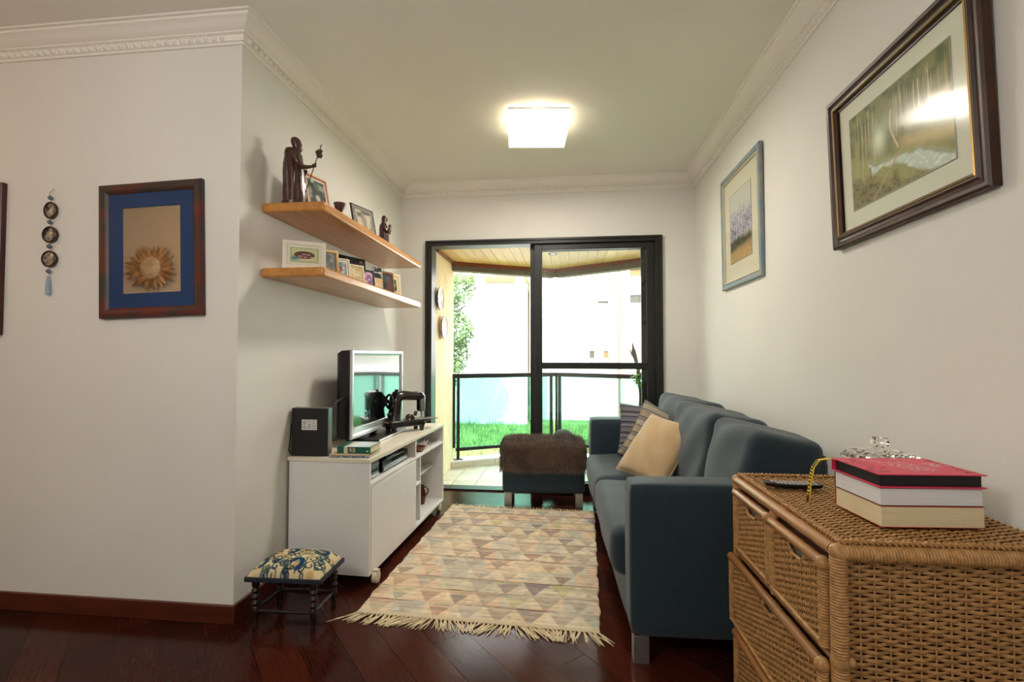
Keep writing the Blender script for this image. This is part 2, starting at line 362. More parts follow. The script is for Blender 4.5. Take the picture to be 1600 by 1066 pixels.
# railing
rail = thing('balcony_railing', 'black metal balcony railing with green tinted glass panels, coming to a point', 'railing', (-.12, 5.34, .066))
def rl(p): return (p[0]+.12, p[1]-5.34+.07, 0)
a, b, c = Vector(rl(A)), Vector(rl(B)), Vector(rl(Cc)); RZ = .938-.066
def bar(p, q, z0, z1, w, nm, par=rail, m=m_black):
    d = (q-p).normalized(); n = Vector((-d.y, d.x, 0))*w/2
    return G().prism([tuple((p-n)[:2]), tuple((q-n)[:2]), tuple((q+n)[:2]), tuple((p+n)[:2])], z0, z1).build(nm, m, par, bevel=.002)
for p, q in ((a, b), (b, c)):
    d = (q-p).normalized(); bar(p, q, RZ-.045, RZ, .055, 'top_rail'); bar(p+d*.03, q-d*.03, .085, .118, .03, 'bottom_rail')
    L = (q-p).length
    for t in (.055, L-.055):
        s = p+d*t; bar(s-d*.014, s+d*.014, .008, RZ-.045, .03, 'post'); bar(s-d*.045, s+d*.045, 0, .008, .07, 'foot_plate')
    s = p+d*.012; bar(s-d*.01, s+d*.01, .118, RZ-.045, .03, 'end_bar')
    bar(p+d*.02, q-d*.02, .118, RZ-.045, .006, 'glass_panel', m=m_green_pane)
# plates on the balcony wall
m_plate = mat('white_glazed_plate', (232, 230, 224), .2, var=.04); m_rim = mat('dark_plate_rim', (52, 44, 40), .3)
for nm, y, z, r, lb in (('decorative_plate', 4.22, 1.635, .105, 'upper round white plate with dark rim on the stucco balcony wall'), ('decorative_plate', 4.36, 1.385, .105, 'lower round white plate with dark rim on the stucco balcony wall')):
    t = thing(nm, lb, 'plate', (-1.15, y, z), rot=(0, PI/2, 0))
    G().lathe([(.01, .012), (r*.6, .012), (r*.72, .02), (r*.96, .034), (r*.96, .028), (r*.7, .008), (r*.5, .001), (.01, .001)], 36, caps=False).build('dish', m_plate, t)
    G().lathe([(r*.95, .036), (r*1.02, .038), (r*1.02, .030), (r*.95, .027), (r*.95, .036)], 36, caps=False).build('rim', m_rim, t)

# plant corner on the right of the balcony
m_leaf = mat('bright_green_leaf', (120, 168, 62), .45, var=.25, scale=20); m_stem = mat('grey_brown_bark', (92, 82, 70), .8, var=.2, scale=20)
m_pot = mat('dark_clay_pot', (58, 50, 46), .6, var=.1)
def leaf_mesh(L, w, m, nm='leaf'):
    u = np.linspace(0, 1, 7); ww = w*np.sin(PI*u**.8)*.5+.0005; X = np.stack([-ww, 0*ww, ww], 1); Y = np.stack([u*L]*3, 1); Z = np.stack([-.25*u**2*L+np.abs(ww)*.25, -.25*u**2*L, -.25*u**2*L+np.abs(ww)*.25], 1)
    me = G().grid(X, Y, Z).mesh(nm, m); me.shade_smooth(); return me
lf = leaf_mesh(.085, .034, m_leaf)
pl = thing('potted_plant', 'leafy green plant with bare upright branches on the balcony, by the door frame', 'plant', (.650, 4.42, .52))
G().lathe([(.035, 0), (.05, .02), (.062, .10), (.066, .10), (.066, .115), (.055, .115), (.05, .09)], 20).build('pot', m_pot, pl)
G().tube([(0, 0, .09), (.008, .01, .25), (-.006, 0, .42), (.004, 0, .52)], [.014, .013, .012, .008], 8).build('stem', m_stem, pl)
G().tube([(0, 0, .40), (-.02, .0, .52), (-.05, .0, .64), (-.06, 0, .72)], [.013, .018, .02, .004], 8).build('branch', m_stem, pl)
G().tube([(-.03, 0, .56), (-.07, 0, .62), (-.10, 0, .70)], [.007, .006, .003], 6).build('branch', m_stem, pl)
for i in range(44):
    o = bpy.data.objects.new('leaf', lf); COL.objects.link(o); o.parent = pl
    o.location = (random.uniform(-.02, .02), random.uniform(-.02, .02), random.uniform(.34, .47)); o.rotation_euler = (random.uniform(-.6, .7), 0, random.uniform(0, 6.28))
st = thing('plant_stand', 'dark round metal plant stand on the balcony under the leafy plant', 'stand', (.650, 4.42, -.006))
G().lathe([(.01, .51), (.13, .51), (.13, .524), (.01, .524)], 28).build('top', m_pot, st)
G().tube([(0, 0, .02), (0, 0, .51)], .014, 10).build('pole', m_black, st)
for k in range(3):
    a_ = k*2*PI/3+.5; G().tube([(0, 0, .06), (.09*math.cos(a_), .09*math.sin(a_), .03), (.14*math.cos(a_), .14*math.sin(a_), .008)], .009, 8).build('leg', m_black, st)
tk = thing('glass_vase', 'square pale blue glass vase standing on the dark stand by the door', 'vase', (.575, 4.36, .519))
g = G(); w = .028
for s in (-1, 1): g.box(-w, w, s*w-.002, s*w+.002, 0, .10).box(s*w-.002, s*w+.002, -w+.002, w-.002, 0, .10)
g.box(-w, w, -w, w, 0, .006).build('walls', pane_mat('pale_blue_glass', (.55, .85, .95), 1), tk, smooth=False)
pf = thing('round_pouf', 'dark round-topped pouf on the balcony tiles behind the ottoman', 'pouf', (-.03, 4.62, -.006))
G().lathe([(.09, .0), (.11, .03), (.115, .25), (.11, .35), (.085, .40), (.045, .428), (.004, .436)], 28).build('cushion', mat('olive_cloth', (66, 70, 58), .9, bump=.3), pf)
G().lathe([(.116, .33), (.120, .335), (.116, .34)], 28, caps=False).build('piping', m_blackm, pf)

# ------------------------------------------------------------------ outside
m_grass = mat('lawn_soil_green', (100, 116, 64), .95, var=.35, scale=5, bump=.6, bscale=40)
struct(G().box(-14, 16, 4.2, 30, -.4, -.2).build('ground', m_grass, smooth=False))
n = 26000; bx_ = rng.uniform(-3.2, 3.6, n); by_ = 5.3 + (9.15-5.3)*rng.uniform(0, 1, n)**1.1; hh = rng.uniform(.03, .10, n)+np.where(rng.uniform(0, 1, n) < .04, rng.uniform(.05, .20, n), 0); an = rng.uniform(0, 6.28, n); w_ = .007
ok = ~((by_ < 5.7)); bx_, by_, hh, an = bx_[ok], by_[ok], hh[ok], an[ok]; n = len(bx_)
V = np.zeros((n, 3, 3)); V[:, 0] = np.stack([bx_-w_*np.cos(an), by_-w_*np.sin(an), 0*bx_-.2], 1); V[:, 1] = np.stack([bx_+w_*np.cos(an), by_+w_*np.sin(an), 0*bx_-.2], 1); V[:, 2] = np.stack([bx_+rng.normal(0, .02, n), by_+rng.normal(0, .02, n), -.2+hh], 1)
g = G(); g.v = V.reshape(-1, 3).tolist(); g.f = [(3*i, 3*i+1, 3*i+2) for i in range(n)]
o = g.build('grass', mat('grass_blade', (122, 140, 80), .7, var=.4, scale=5), smooth=False); o['kind'] = 'stuff'; tag(o, 'bright green unmown grass between balcony and white garden wall', 'grass')
m_white = mat('white_render', (240, 238, 232), .9, var=.02, scale=2); m_whiteb = mat('white_building_paint', (238, 236, 232), .9, var=.02, scale=.8)
gw = tag(G().box(-9, -.75, 9.2, 9.4, -.2, 2.44).box(-9, -.75, 9.17, 9.43, 2.44, 2.50).build('garden_wall', m_white, smooth=False), 'tall plain white rendered wall at the back of the lawn', 'wall')
cp = thing('carport', 'pale flat-roofed carport with white posts seen over the garden wall', 'carport', (-1.4, 10.4, -.2))
G().box(-3.4, .55, -.4, 2.8, 3.02, 3.3).build('roof', mat('pale_cream_slab', (222, 212, 188), .9), cp, smooth=False)
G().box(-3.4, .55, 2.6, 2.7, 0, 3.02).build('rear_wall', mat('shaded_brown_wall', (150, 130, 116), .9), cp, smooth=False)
for x in (-2.6, -1.35, -.45, .42): G().box(x-.09, x+.09, -.2, -.02, 0, 3.02).build('post', m_white, cp, smooth=False)
m_win = mat('dark_window_glass', (70, 68, 62), .5, spec=.2); m_shut = mat('brown_shutter', (112, 84, 52), .8); m_pink = mat('pink_pipe', (150, 96, 84), .8)
WINS = [(1.22, 1.32, 1.265, 1.42, 0), (1.506, 1.608, 1.265, 1.42, 1), (1.395, 1.614, 2.38, 2.43, 0), (2.04, 3.2, 2.38, 2.55, 0), (2.04, 3.2, 2.93, 3.07, 1), (1.2, 1.7, 3.6, 3.9, 0), (2.3, 3.2, 4.5, 5.2, 0), (.5, 1.2, 4.5, 5.2, 0), (.5, 1.2, 6.5, 7.2, 0), (2.3, 3.2, 6.5, 7.2, 0)]
bd = thing('apartment_building', 'tall white building with small windows and drain pipe, right of the garden wall', 'building', (-.75, 10, -.2))
G().box(0, 9, 0, 5, 0, 14).build('wall', m_whiteb, bd, smooth=False)
def window(par, x0, x1, z0, z1, shut=False, y=0):
    f = G().box(x0-.03, x1+.03, y-.04, y, z0-.03, z0).box(x0-.03, x1+.03, y-.04, y, z1, z1+.03).box(x0-.03, x0, y-.04, y, z0, z1).box(x1, x1+.03, y-.04, y, z0, z1).build('window', m_white, par, smooth=False)
    G().box(x0, x1, y-.015, y-.004, z0, z1).build('pane', m_shut if shut else m_win, f, smooth=False)
for (x0, x1, z0, z1, s_) in WINS: window(bd, x0, x1, z0, z1, s_)
G().tube([(1.81, -.06, 0), (1.81, -.06, 13)], .022, 8).build('drain_pipe', m_pink, bd)
for z in (1.86,): G().box(2.02, 5.5, -.30, 0, z-.42, z-.36).box(2.02, 5.5, -.30, -.26, z-.36, z-.06).build('balcony', m_whiteb, bd, smooth=False)
bd2 = thing('apartment_building', 'broad white building closing the view behind the carport roof', 'building', (-5, 19, -.2))
G().box(-9, 4.0, 0, 4, 0, 13).build('wall', m_whiteb, bd2, smooth=False)
for x in (-6, -4, -2, 0, 2):
    for z in (4, 7, 10): window(bd2, x, x+.9, z, z+1.1)
# tree left
m_fol = mat('tree_leaf', (88, 112, 70), .6, var=.4, scale=4)
tr = thing('tree', 'leafy green tree standing at the left of the lawn beside the stucco wall', 'tree', (-2.05, 8.2, -.2))
G().tube([(-.25, 0, 0), (-.22, 0, .9), (-.30, .1, 1.8), (-.2, 0, 2.9)], [.09, .07, .055, .02], 10).build('trunk', m_stem, tr)
for q in ((-.22, 0, 1.0, .25, -.1, 1.6), (-.28, .1, 1.6, .3, .1, 2.2), (-.27, .1, 1.9, -.7, .2, 2.6)): G().tube([q[:3], ((q[0]+q[3])/2, (q[1]+q[4])/2, (q[2]+q[5])/2+.08), q[3:]], [.03, .02, .008], 6).build('branch', m_stem, tr)
n = 7800; cs = np.array([(-.12, 0, 1.15, .44), (.0, 0, 1.35, .40), (.12, 0, 1.75, .36), (-.2, .1, 2.2, .5), (.1, 0, 2.55, .42), (-.6, .1, 2.7, .55), (-.5, 0, 1.6, .4)]); k = rng.integers(0, len(cs), n)
dd = rng.normal(0, 1, (n, 3)); dd /= np.linalg.norm(dd, axis=1)[:, None]; c_ = cs[k, :3]+dd*(cs[k, 3]*rng.uniform(.3, 1, n)**.5)[:, None]
a1 = rng.normal(0, 1, (n, 3)); a1 /= np.linalg.norm(a1, axis=1)[:, None]; a2 = np.cross(a1, rng.normal(0, 1, (n, 3))); a2 /= np.linalg.norm(a2, axis=1)[:, None]
V = np.stack([c_-a1*.04, c_+a2*.016, c_+a1*.04, c_-a2*.016], 1); g = G(); g.v = V.reshape(-1, 3).tolist(); g.f = [(4*i, 4*i+1, 4*i+2, 4*i+3) for i in range(n)]
o = g.build('foliage', m_fol, tr, smooth=False); o['kind'] = 'stuff'

# ------------------------------------------------------------------ ceiling lamp
m_diff = mat('lit_acrylic_diffuser', (255, 250, 238), .4, emit=(255, 244, 222), es=2.2)
cl = thing('ceiling_lamp', 'lit square white ceiling lamp with a glowing diffuser', 'lamp', (-.170, 2.94, H), math.radians(6))
hw = .180
G().box(-.06, .06, -.06, .06, -.02, 0).build('mount', m_white_lam, cl)
G().box(-hw, hw, -hw, hw, -.094, -.088).box(-hw, hw, -hw, -hw+.005, -.088, -.016).box(-hw, hw, hw-.005, hw, -.088, -.016).box(-hw, -hw+.005, -hw+.005, hw-.005, -.088, -.016).box(hw-.005, hw, -hw+.005, hw-.005, -.088, -.016).build('diffuser', m_diff, cl, smooth=False)
G().box(-hw-.002, hw+.002, -hw-.002, -hw, -.022, -.014).box(-hw-.002, hw+.002, hw, hw+.002, -.022, -.014).box(-hw-.002, -hw, -hw, hw, -.022, -.014).box(hw, hw+.002, -hw, hw, -.022, -.014).build('rim', m_steel, cl, smooth=False)
for (x, y) in ((-hw+.03, .0), (hw-.03, 0), (0, -hw+.03)):
    b = G().ball((x, y, -.030), .012, 12).build('bulb', mat('glowing_bulb', (255, 240, 210), .4, emit=(255, 226, 170), es=40), cl)
    lo = light('bulb_light', 'POINT', (x*1.11, y*1.11, -.011), (0, 0, 0), LAMP_E*.020, (1, .80, .50), .01); lo.parent = cl
lo = light('lamp_light', 'AREA', (0, 0, -.10), (0, 0, 0), LAMP_E, (1, .93, .82), .34, .34); lo.parent = cl

# ------------------------------------------------------------------ picture frames
def sweep(g, w, h, prof):
    """mitred frame, front faces -y; prof = (inset from outer edge, forward)"""
    k = len(prof); v = []
    for sx, sz in ((-1,-1),(1,-1),(1,1),(-1,1)):
        for i_, f_ in prof: v.append((sx*(w/2-i_), -f_, sz*(h/2-i_)))
    f = []
    for c in range(4):
        for j in range(k-1): f.append((c*k+j, ((c+1)%4)*k+j, ((c+1)%4)*k+j+1, c*k+j+1))
    return g.add(v, f)
def paint_plane(name, w, h, img, parent, y=0, m=None):
    ny, nx = img.shape[:2]; X, Z = np.meshgrid(np.linspace(-w/2, w/2, nx), np.linspace(h/2, -h/2, ny)); o = G().grid(X, 0*X+y, Z, flip=True).build(name, m or m_print, parent, smooth=False)
    setcol(o, img); return o
def canvas(nx, ny, c=(1, 1, 1)): return np.ones((ny, nx, 3))*np.array(c)
def vnoise(nx, ny, fx, fy, seed):
    r = np.random.default_rng(seed); g = r.uniform(0, 1, (fy+2, fx+2)); x = np.linspace(0, fx, nx); y = np.linspace(0, fy, ny); xi = np.minimum(x.astype(int), fx); yi = np.minimum(y.astype(int), fy)
    tx = (x-xi); tx = tx*tx*(3-2*tx); ty = (y-yi); ty = (ty*ty*(3-2*ty))[:, None]
    a = g[yi][:, xi]*(1-tx)+g[yi][:, xi+1]*tx; b = g[yi+1][:, xi]*(1-tx)+g[yi+1][:, xi+1]*tx; return a*(1-ty)+b*ty
def mixc(img, mask, c): return img*(1-mask[..., None])+np.array(c)/255*mask[..., None]
def frame(name, label, cat, loc, rz, w, h, prof, m_fr, img=None, mw=.05, mcol=(238, 236, 226), tilt=0, roll=0, fillet=None, glass=True, pic_in=None, leg=None, group=None, depth_in=.012):
    t = thing(name, label, cat, loc, group=group); M = Matrix.Rotation(rz, 4, 'Z') @ Matrix.Rotation(tilt, 4, 'X') @ Matrix.Rotation(roll, 4, 'Y'); t.rotation_euler = M.to_euler()
    sweep(G(), w, h, prof).build('frame', m_fr, t, ang=.5)
    iw = w/2-prof[-1][0]; ih = h/2-prof[-1][0]
    G().box(-w/2+.004, w/2-.004, -.004, -.0005, -h/2+.004, h/2-.004).build('backing', m_blackm if m_fr is not m_blackm else m_darkwood, t, smooth=False)
    if fillet: sweep(G(), *fillet[1:3], fillet[3]).build('fillet', fillet[0], t)
    if mw:
        G().box(-iw, iw, -.007, -.004, -ih, ih).build('mat_board', mat('mat_board', mcol, .9), t, smooth=False)
    if img is not None:
        o = paint_plane('picture', 2*(iw-mw), 2*(ih-mw), img, t, -.0085 if mw else -.006)
        if mw: sweep(G(), 2*(iw-mw)+.008, 2*(ih-mw)+.008, [(0, .0075), (.001, .0095), (.004, .0088)]).build('mat_bevel', mat('bevel_line', [c*.72 for c in mcol], .8), t)
    if glass: G().add([(-iw, -depth_in, -ih), (iw, -depth_in, -ih), (iw, -depth_in, ih), (-iw, -depth_in, ih)], [(0, 1, 2, 3)]).build('glass', m_picglass, t, smooth=False)
    if leg: G().box(-.012, .012, 0, .003, -h/2, h*.25).build('easel_leg', m_blackm, t, smooth=False).rotation_euler = (.0, 0, 0)
    return t
# --- big landscape: stream in a wood
def stream():
    nx, ny = 210, 160; u, v = np.meshgrid(np.linspace(0, 1, nx), np.linspace(0, 1, ny)); n1 = vnoise(nx, ny, 14, 12, 1); n2 = vnoise(nx, ny, 50, 40, 2); n3 = vnoise(nx, ny, 90, 8, 3)
    im = canvas(nx, ny, np.array((126, 128, 84))/255)
    im = mixc(im, (n1*.6+n2*.5), (92, 96, 60)); up = np.clip((.62-v)/.5, 0, 1)
    im = mixc(im, up*(.35+.65*n2), (112, 112, 66)); im = mixc(im, np.clip((n1-.45)*3, 0, 1)*up, (76, 84, 50))
    im = mixc(im, np.exp(-((u-.33)/.09)**2-((v-.42)/.17)**2)*.9, (208, 214, 190)); im = mixc(im, np.exp(-((u-.85)/.25)**2-((v-.42)/.08)**2)*.7, (206, 190, 136))
    for i in range(46):
        r = random.Random(i); x = r.choice([r.uniform(.5, 1), r.uniform(.0, .28), r.uniform(.5, 1)]); b = r.uniform(.42, .6) if x > .4 else r.uniform(.6, .9); wd = r.uniform(.003, .008)
        lean = r.uniform(-.05, .05); m = np.clip(1-np.abs(u-x-lean*v)/wd, 0, 1)*(v < b)*(v > r.uniform(0, .2)); im = mixc(im, m*.8, r.choice([(198, 184, 146), (176, 150, 112), (88, 72, 48), (214, 204, 172)]))
    # banks and water
    c1 = .45+.44*u+.04*np.sin(u*7)+.05*(n1-.5); water = np.clip((v-(c1))*30, 0, 1)*np.clip((c1+.16+.06*np.sin(u*9+1)-v)*30, 0, 1)*(u > .17+.1*n1)
    im = mixc(im, np.clip((v-c1+.05)*20, 0, 1)*.6, (150, 146, 92)); im = mixc(im, np.exp(-((v-.38-.38*u)/.08)**2)*np.clip((u-.45)*6, 0, 1)*.8, (192, 170, 116))
    im = mixc(im, water, (172, 184, 170)); im = mixc(im, water*np.clip((n2-.5)*2, 0, 1), (206, 210, 196)); im = mixc(im, water*np.exp(-((v-c1-.02)/.02)**2)*.7, (100, 104, 68))
    low = np.clip((v-.62-.46*u)*8+(n1-.5), 0, 1); im = mixc(im, low*.8, (104, 96, 56)); im = mixc(im, low*np.clip((n2-.5)*4, 0, 1)*.7, (66, 62, 36))
    m = np.clip(1-np.abs(u-(.24+(1-v)*.9))/.022, 0, 1)*(v > .56); im = mixc(im, m*.85, (166, 134, 98)); m = np.clip(1-np.abs(u-.47-.12*(v-.3)-.02*np.sin(v*12))/.012, 0, 1)*(v > .22)*(v < .62); im = mixc(im, m*.9, (206, 198, 172))
    return np.clip(im*1.16+.02, 0, 1)
pb = [(0, 0), (0, .022), (.006, .028), (.016, .026), (.022, .018), (.030, .020), (.036, .026), (.044, .024), (.050, .014), (.056, .012)]
m_frd = mat('dark_brown_moulding', (66, 36, 20), .42, var=.3, scale=10, coat=.05)
frame('framed_painting', 'large dark brown framed woodland stream watercolour on the right wall', 'painting', (XR-.008, 1.612, 1.812), -PI/2, .690, .562, pb, m_frd, stream(), .062, (226, 226, 206), tilt=math.radians(1.4), roll=math.radians(-.6), fillet=(m_gold, .690-.082, .562-.082, [(0, .0255), (.003, .0285), (.006, .0255)]))
def jacaranda():
    nx, ny = 110, 150; u, v = np.meshgrid(np.linspace(0, 1, nx), np.linspace(0, 1, ny)); n1 = vnoise(nx, ny, 10, 10, 5); n2 = vnoise(nx, ny, 36, 46, 6); im = canvas(nx, ny, np.array((196, 198, 186))/255)
    cr = np.clip((v-.18-.1*n1)*6, 0, 1)*np.clip((.72-v)*8, 0, 1); im = mixc(im, cr*(.3+.6*n2), (150, 140, 168)); im = mixc(im, cr*np.clip((n2-.6)*5, 0, 1), (112, 102, 126)); im = mixc(im, cr*np.clip((.35-n2)*5, 0, 1), (198, 188, 206))
    g = np.clip((v-.62-.05*n1)*14, 0, 1); im = mixc(im, g, (84, 84, 58)); im = mixc(im, g*np.clip((n2-.5)*4, 0, 1), (50, 52, 38)); y = np.clip((v-.80+.06*u)*14, 0, 1); im = mixc(im, y, (190, 158, 104)); im = mixc(im, y*n2*.5, (140, 108, 70))
    for i in range(9):
        x = .08+i*.105; m = np.clip(1-np.abs(u-x-.04*np.sin(v*5+i))/.012, 0, 1)*(v > .4)*(v < .86); im = mixc(im, m*.8, (58, 48, 42))
    m = np.clip((.5-n1)*0, 0, 1); return im
m_frb = mat('weathered_pale_blue_frame', (122, 146, 158), .5, var=.25, scale=14, col2=(150, 150, 140))
frame('framed_painting', 'pale blue framed jacaranda watercolour on the right wall near the glass door', 'painting', (XR-.004, 2.968, 1.905), -PI/2, .640, .715, [(0, 0), (0, .016), (.004, .020), (.020, .022), (.030, .018), (.034, .012)], m_frb, jacaranda(), .115, (212, 208, 184), tilt=math.radians(.5), fillet=(mat('champagne_liner', (206, 192, 160), .4, metal=.3), .572, .647, [(0, .011), (.002, .016), (.010, .016), (.012, .009)]))

# --- mirror with blue inner border
m_frr = mat('rubbed_red_and_green_wood', (98, 40, 32), .45, scale=9, col2=(52, 50, 44), detail=6); m_blue = mat('cobalt_blue_panel', (15, 54, 100), .55, var=.06, scale=5)
mr = thing('wall_mirror', 'rectangular mirror with a cobalt blue border and rubbed red wooden frame', 'mirror', (-1.802, YC-.002, 1.592)); mr.rotation_euler = (0, math.radians(-1.7), 0)
sweep(G(), .492, .592, [(0, 0), (0, .018), (.006, .026), (.016, .029), (.026, .026), (.036, .020), (.044, .014)]).build('frame', m_frr, mr, ang=.6)
sweep(G(), .412, .512, [(0, .012), (.001, .013), (.066, .013), (.068, .006)]).build('border_panel', m_blue, mr, smooth=False)
G().box(-.140, .140, -.009, -.004, -.190, .190).build('mirror_glass', mat('mirror_silver', (238, 232, 222), .015, metal=1), mr, smooth=False)
# straw sun ornament on the rear wall, seen only in the mirror
sun = thing('sun_wall_ornament', 'dried straw sunflower ornament with pale round face, reflected in the mirror', 'ornament', (-3.90, -.35, 1.955)); m_straw = mat('dried_straw', (190, 158, 124), .8, var=.3, scale=12)
for i in range(26):
    a_ = i*2*PI/26+random.uniform(-.05, .05); L = random.uniform(.10, .145)*(1+.45*abs(math.cos(a_))); g = G(); k = 7
    X = np.zeros((k, 3)); Y = X.copy(); Z = X.copy()
    for q in range(k):
        t = q/(k-1); wq = .026*math.sin(PI*(t*.9+.08)); r0 = .08+L*t; yy = .03+.03*math.sin(t*2)*(1 if i % 2 else .4)
        for s_ in range(3): X[q, s_] = r0*math.cos(a_)-(s_-1)*wq*math.sin(a_); Z[q, s_] = r0*math.sin(a_)+(s_-1)*wq*math.cos(a_); Y[q, s_] = yy+(0.012 if s_ == 1 else 0)
    g.grid(X, Y, Z).build('petal', m_straw, sun)
G().lathe([(.11, .0), (.11, .03), (.105, .05), (.08, .062), (.05, .068), (.004, .07)], 26, M=Matrix.Rotation(-PI/2, 4, 'X')).build('face_disc', mat('pale_plaster_face', (222, 212, 192), .8, bump=.8, bscale=22, var=.12, scale=18), sun)

# --- frame at the far left edge of the picture
frame('framed_picture', 'dark reddish-brown picture frame at the far left edge of the wall', 'picture', (-2.79, YC-.002, 1.569), 0, .49, .694, [(0, 0), (0, .020), (.006, .026), (.030, .024), (.040, .014)], mat('oxblood_frame', (74, 34, 30), .35, var=.2), vnoise(30, 40, 6, 8, 9)[..., None]*np.array((.5, .45, .4))+.25, .05)

# --- hanging medallions
orn = thing('medallion_hanging', 'string of three dark round medallions with glass beads and pale blue tassel', 'ornament', (-2.306, YC-.002, 1.88)); m_brz = mat('aged_bronze_rim', (74, 56, 38), .4, metal=.5, var=.2, scale=30); m_bead = mat('smoky_blue_bead', (92, 104, 118), .15, spec=.8)
G().tube([(.012, -.008, .0), (.004, -.012, -.012), (-.006, -.012, -.022), (-.002, -.010, -.034)], .0016, 6).build('hook', m_steel, orn)
G().tube([(0, -.010, -.03), (0, -.010, -.40)], .0010, 5).build('cord', m_steel, orn)
for z in (-.042, -.152, -.262, -.374): G().ball((0, -.012, z), .0095, 12).build('bead', m_bead, orn)
Rx = Matrix.Rotation(PI/2, 4, 'X')
def medal_img(seed):
    n1 = vnoise(24, 24, 5, 5, seed); u, v = np.meshgrid(np.linspace(-1, 1, 24), np.linspace(-1, 1, 24)); im = canvas(24, 24, (.62, .56, .50)); im = mixc(im, np.clip((n1-.4)*3, 0, 1), (44, 46, 58)); return mixc(im, np.exp(-((u-.1)**2+(v-.2)**2)/.12)*.6, (196, 178, 156))
for i, (z, rx, rz_) in enumerate(((-.098, .032, .038), (-.208, .037, .037), (-.318, .037, .037))):
    M = Matrix.Diagonal((rx/.037, 1, rz_/.037, 1)) @ Rx
    md = G().lathe([(.030, .012), (.033, .017), (.037, .014), (.037, .006), (.028, .004), (.002, .004)], 28, (0, 0, z), M, caps=False).build('medallion', m_brz, orn)
    rr = np.linspace(0.02, .0305, 8); tt = np.linspace(0, 2*PI, 25); R_, T_ = np.meshgrid(np.linspace(.001, .0305, 8), tt)
    o = G().grid(R_*np.cos(T_)*rx/.037, -.0135+0*R_+R_**2*3, R_*np.sin(T_)*rz_/.037+z).build('cameo', vmat('enamel_%d' % i, .2), md)
    im = medal_img(20+i); setcol(o, im[np.clip(((1-R_/.0305*np.sin(T_))*11.9).astype(int), 0, 23), np.clip(((1+R_/.0305*np.cos(T_))*11.9).astype(int), 0, 23)])
ts = G()
for i in range(22):
    a_ = i*2.4; r_ = .007*math.sqrt(i/22); ts.tube([(r_*.4*math.cos(a_), -.012+r_*.4*math.sin(a_), -.395), (r_*math.cos(a_), -.012+r_*math.sin(a_), -.43), (r_*1.2*math.cos(a_), -.012+r_*1.2*math.sin(a_), -.478)], .0018, 5)
ts.build('tassel', mat('pale_blue_silk', (158, 184, 206), .6), orn)

# ------------------------------------------------------------------ shelves and what stands on them
def shelf(z, lb):
    o = G().box(XL, XL+.305, 2.075, 3.555, z-.045, z).build('floating_shelf', m_shelf, bevel=.010, bseg=4); return tag(o, lb, 'shelf')
ZU, ZD = 1.835, 1.533
shelf(ZU, 'upper honey-coloured wooden wall shelf holding the carved statues'); shelf(ZD, 'lower honey-coloured wooden wall shelf lined with small framed photos')
def loft(rings, n=40, fold=0, nf=9, seed=0, g=None):
    """rings: (cx, cy, z, rx, ry, foldscale)"""
    g = g or G(); v = []; r = random.Random(seed); ph = r.uniform(0, 6)
    for (cx, cy, z, rx, ry, fs) in rings:
        for j in range(n):
            th = 2*PI*j/n; k = 1+fold*fs*(math.sin(nf*th+ph+3*z)+.5*math.sin(nf*2.1*th+z*20)); v.append((cx+rx*k*math.cos(th), cy+ry*k*math.sin(th), z))
    m = len(rings); f = [(i*n+j, i*n+(j+1)%n, (i+1)*n+(j+1)%n, (i+1)*n+j) for i in range(m-1) for j in range(n)]; f += [tuple(range(n))[::-1], tuple(range((m-1)*n, m*n))]
    return g.add(v, f)
# standing robed pilgrim, faces local +x
stt = thing('carved_statue', 'tall dark carved wooden statue of a bearded robed man holding a staff', 'statue', (-1.275, 2.135, ZU), math.radians(22)); stt.scale = (1.06, 1.06, 1.06)
body = loft([(0, 0, 0, .050, .045, 0), (0, 0, .012, .052, .047, 0), (0, 0, .014, .046, .042, .4), (.0, 0, .05, .046, .042, 1), (-.002, 0, .10, .043, .042, 1.2), (-.004, 0, .15, .043, .043, 1), (-.006, 0, .19, .041, .043, .8), (-.006, 0, .225, .036, .042, .5), (-.006, 0, .245, .026, .036, .3), (-.002, 0, .256, .016, .018, 0), (.002, 0, .262, .014, .014, 0)], 48, .07, 8, 3)
body.build('robe', m_statue, stt)
hd = loft([(.006, 0, .236, .006, .007, .3), (.013, 0, .244, .012, .011, .8), (.014, 0, .254, .017, .013, .8), (.010, 0, .264, .020, .016, .4), (.006, 0, .275, .021, .018, 0), (.004, 0, .288, .022, .019, 0), (.002, 0, .298, .020, .018, 0), (.0, 0, .306, .014, .013, 0), (0, 0, .311, .004, .004, 0)], 30, .08, 7, 4)
hd.ball((.025, 0, .278), .0045, 8, (1, .8, 1.5)).build('head', m_statue, stt)
loft([(-.026, 0, .19, .014, .032, 1), (-.026, 0, .232, .018, .038, .5), (-.022, 0, .250, .018, .030, .3), (-.016, 0, .258, .010, .018, 0)], 24, .1, 5, 6).build('hood', m_statue, stt)
ar = G().tube([(-.002, -.036, .228), (.016, -.046, .19), (.030, -.040, .165), (.052, -.022, .172), (.074, -.014, .180)], [.014, .015, .013, .009, .006], 10)
ar.ball((.080, -.013, .184), .009, 10)
for q in range(4): ar.tube([(.080, -.013, .180+q*.004), (.090, -.012, .181+q*.004), (.090, -.020, .182+q*.004)], .0026, 6)
ar.tube([(.078, -.010, .190), (.084, -.004, .198)], .003, 6)
ar.build('arm', m_statue, stt)
ar = G().tube([(0, .038, .225), (.02, .046, .185), (.036, .03, .16), (.044, .008, .16)], [.014, .014, .011, .007], 10).ball((.046, .004, .161), .008, 8).build('arm', m_statue, stt)
G().tube([(.048, -.016, .06), (.082, -.014, .18), (.112, -.012, .285)], .0022, 8).build('staff', m_statue, stt)
G().ball((.108, -.012, .235), .012, 12, (.8, .8, 1.1)).ball((.110, -.012, .255), .008, 12).build('gourd', m_statue, stt)
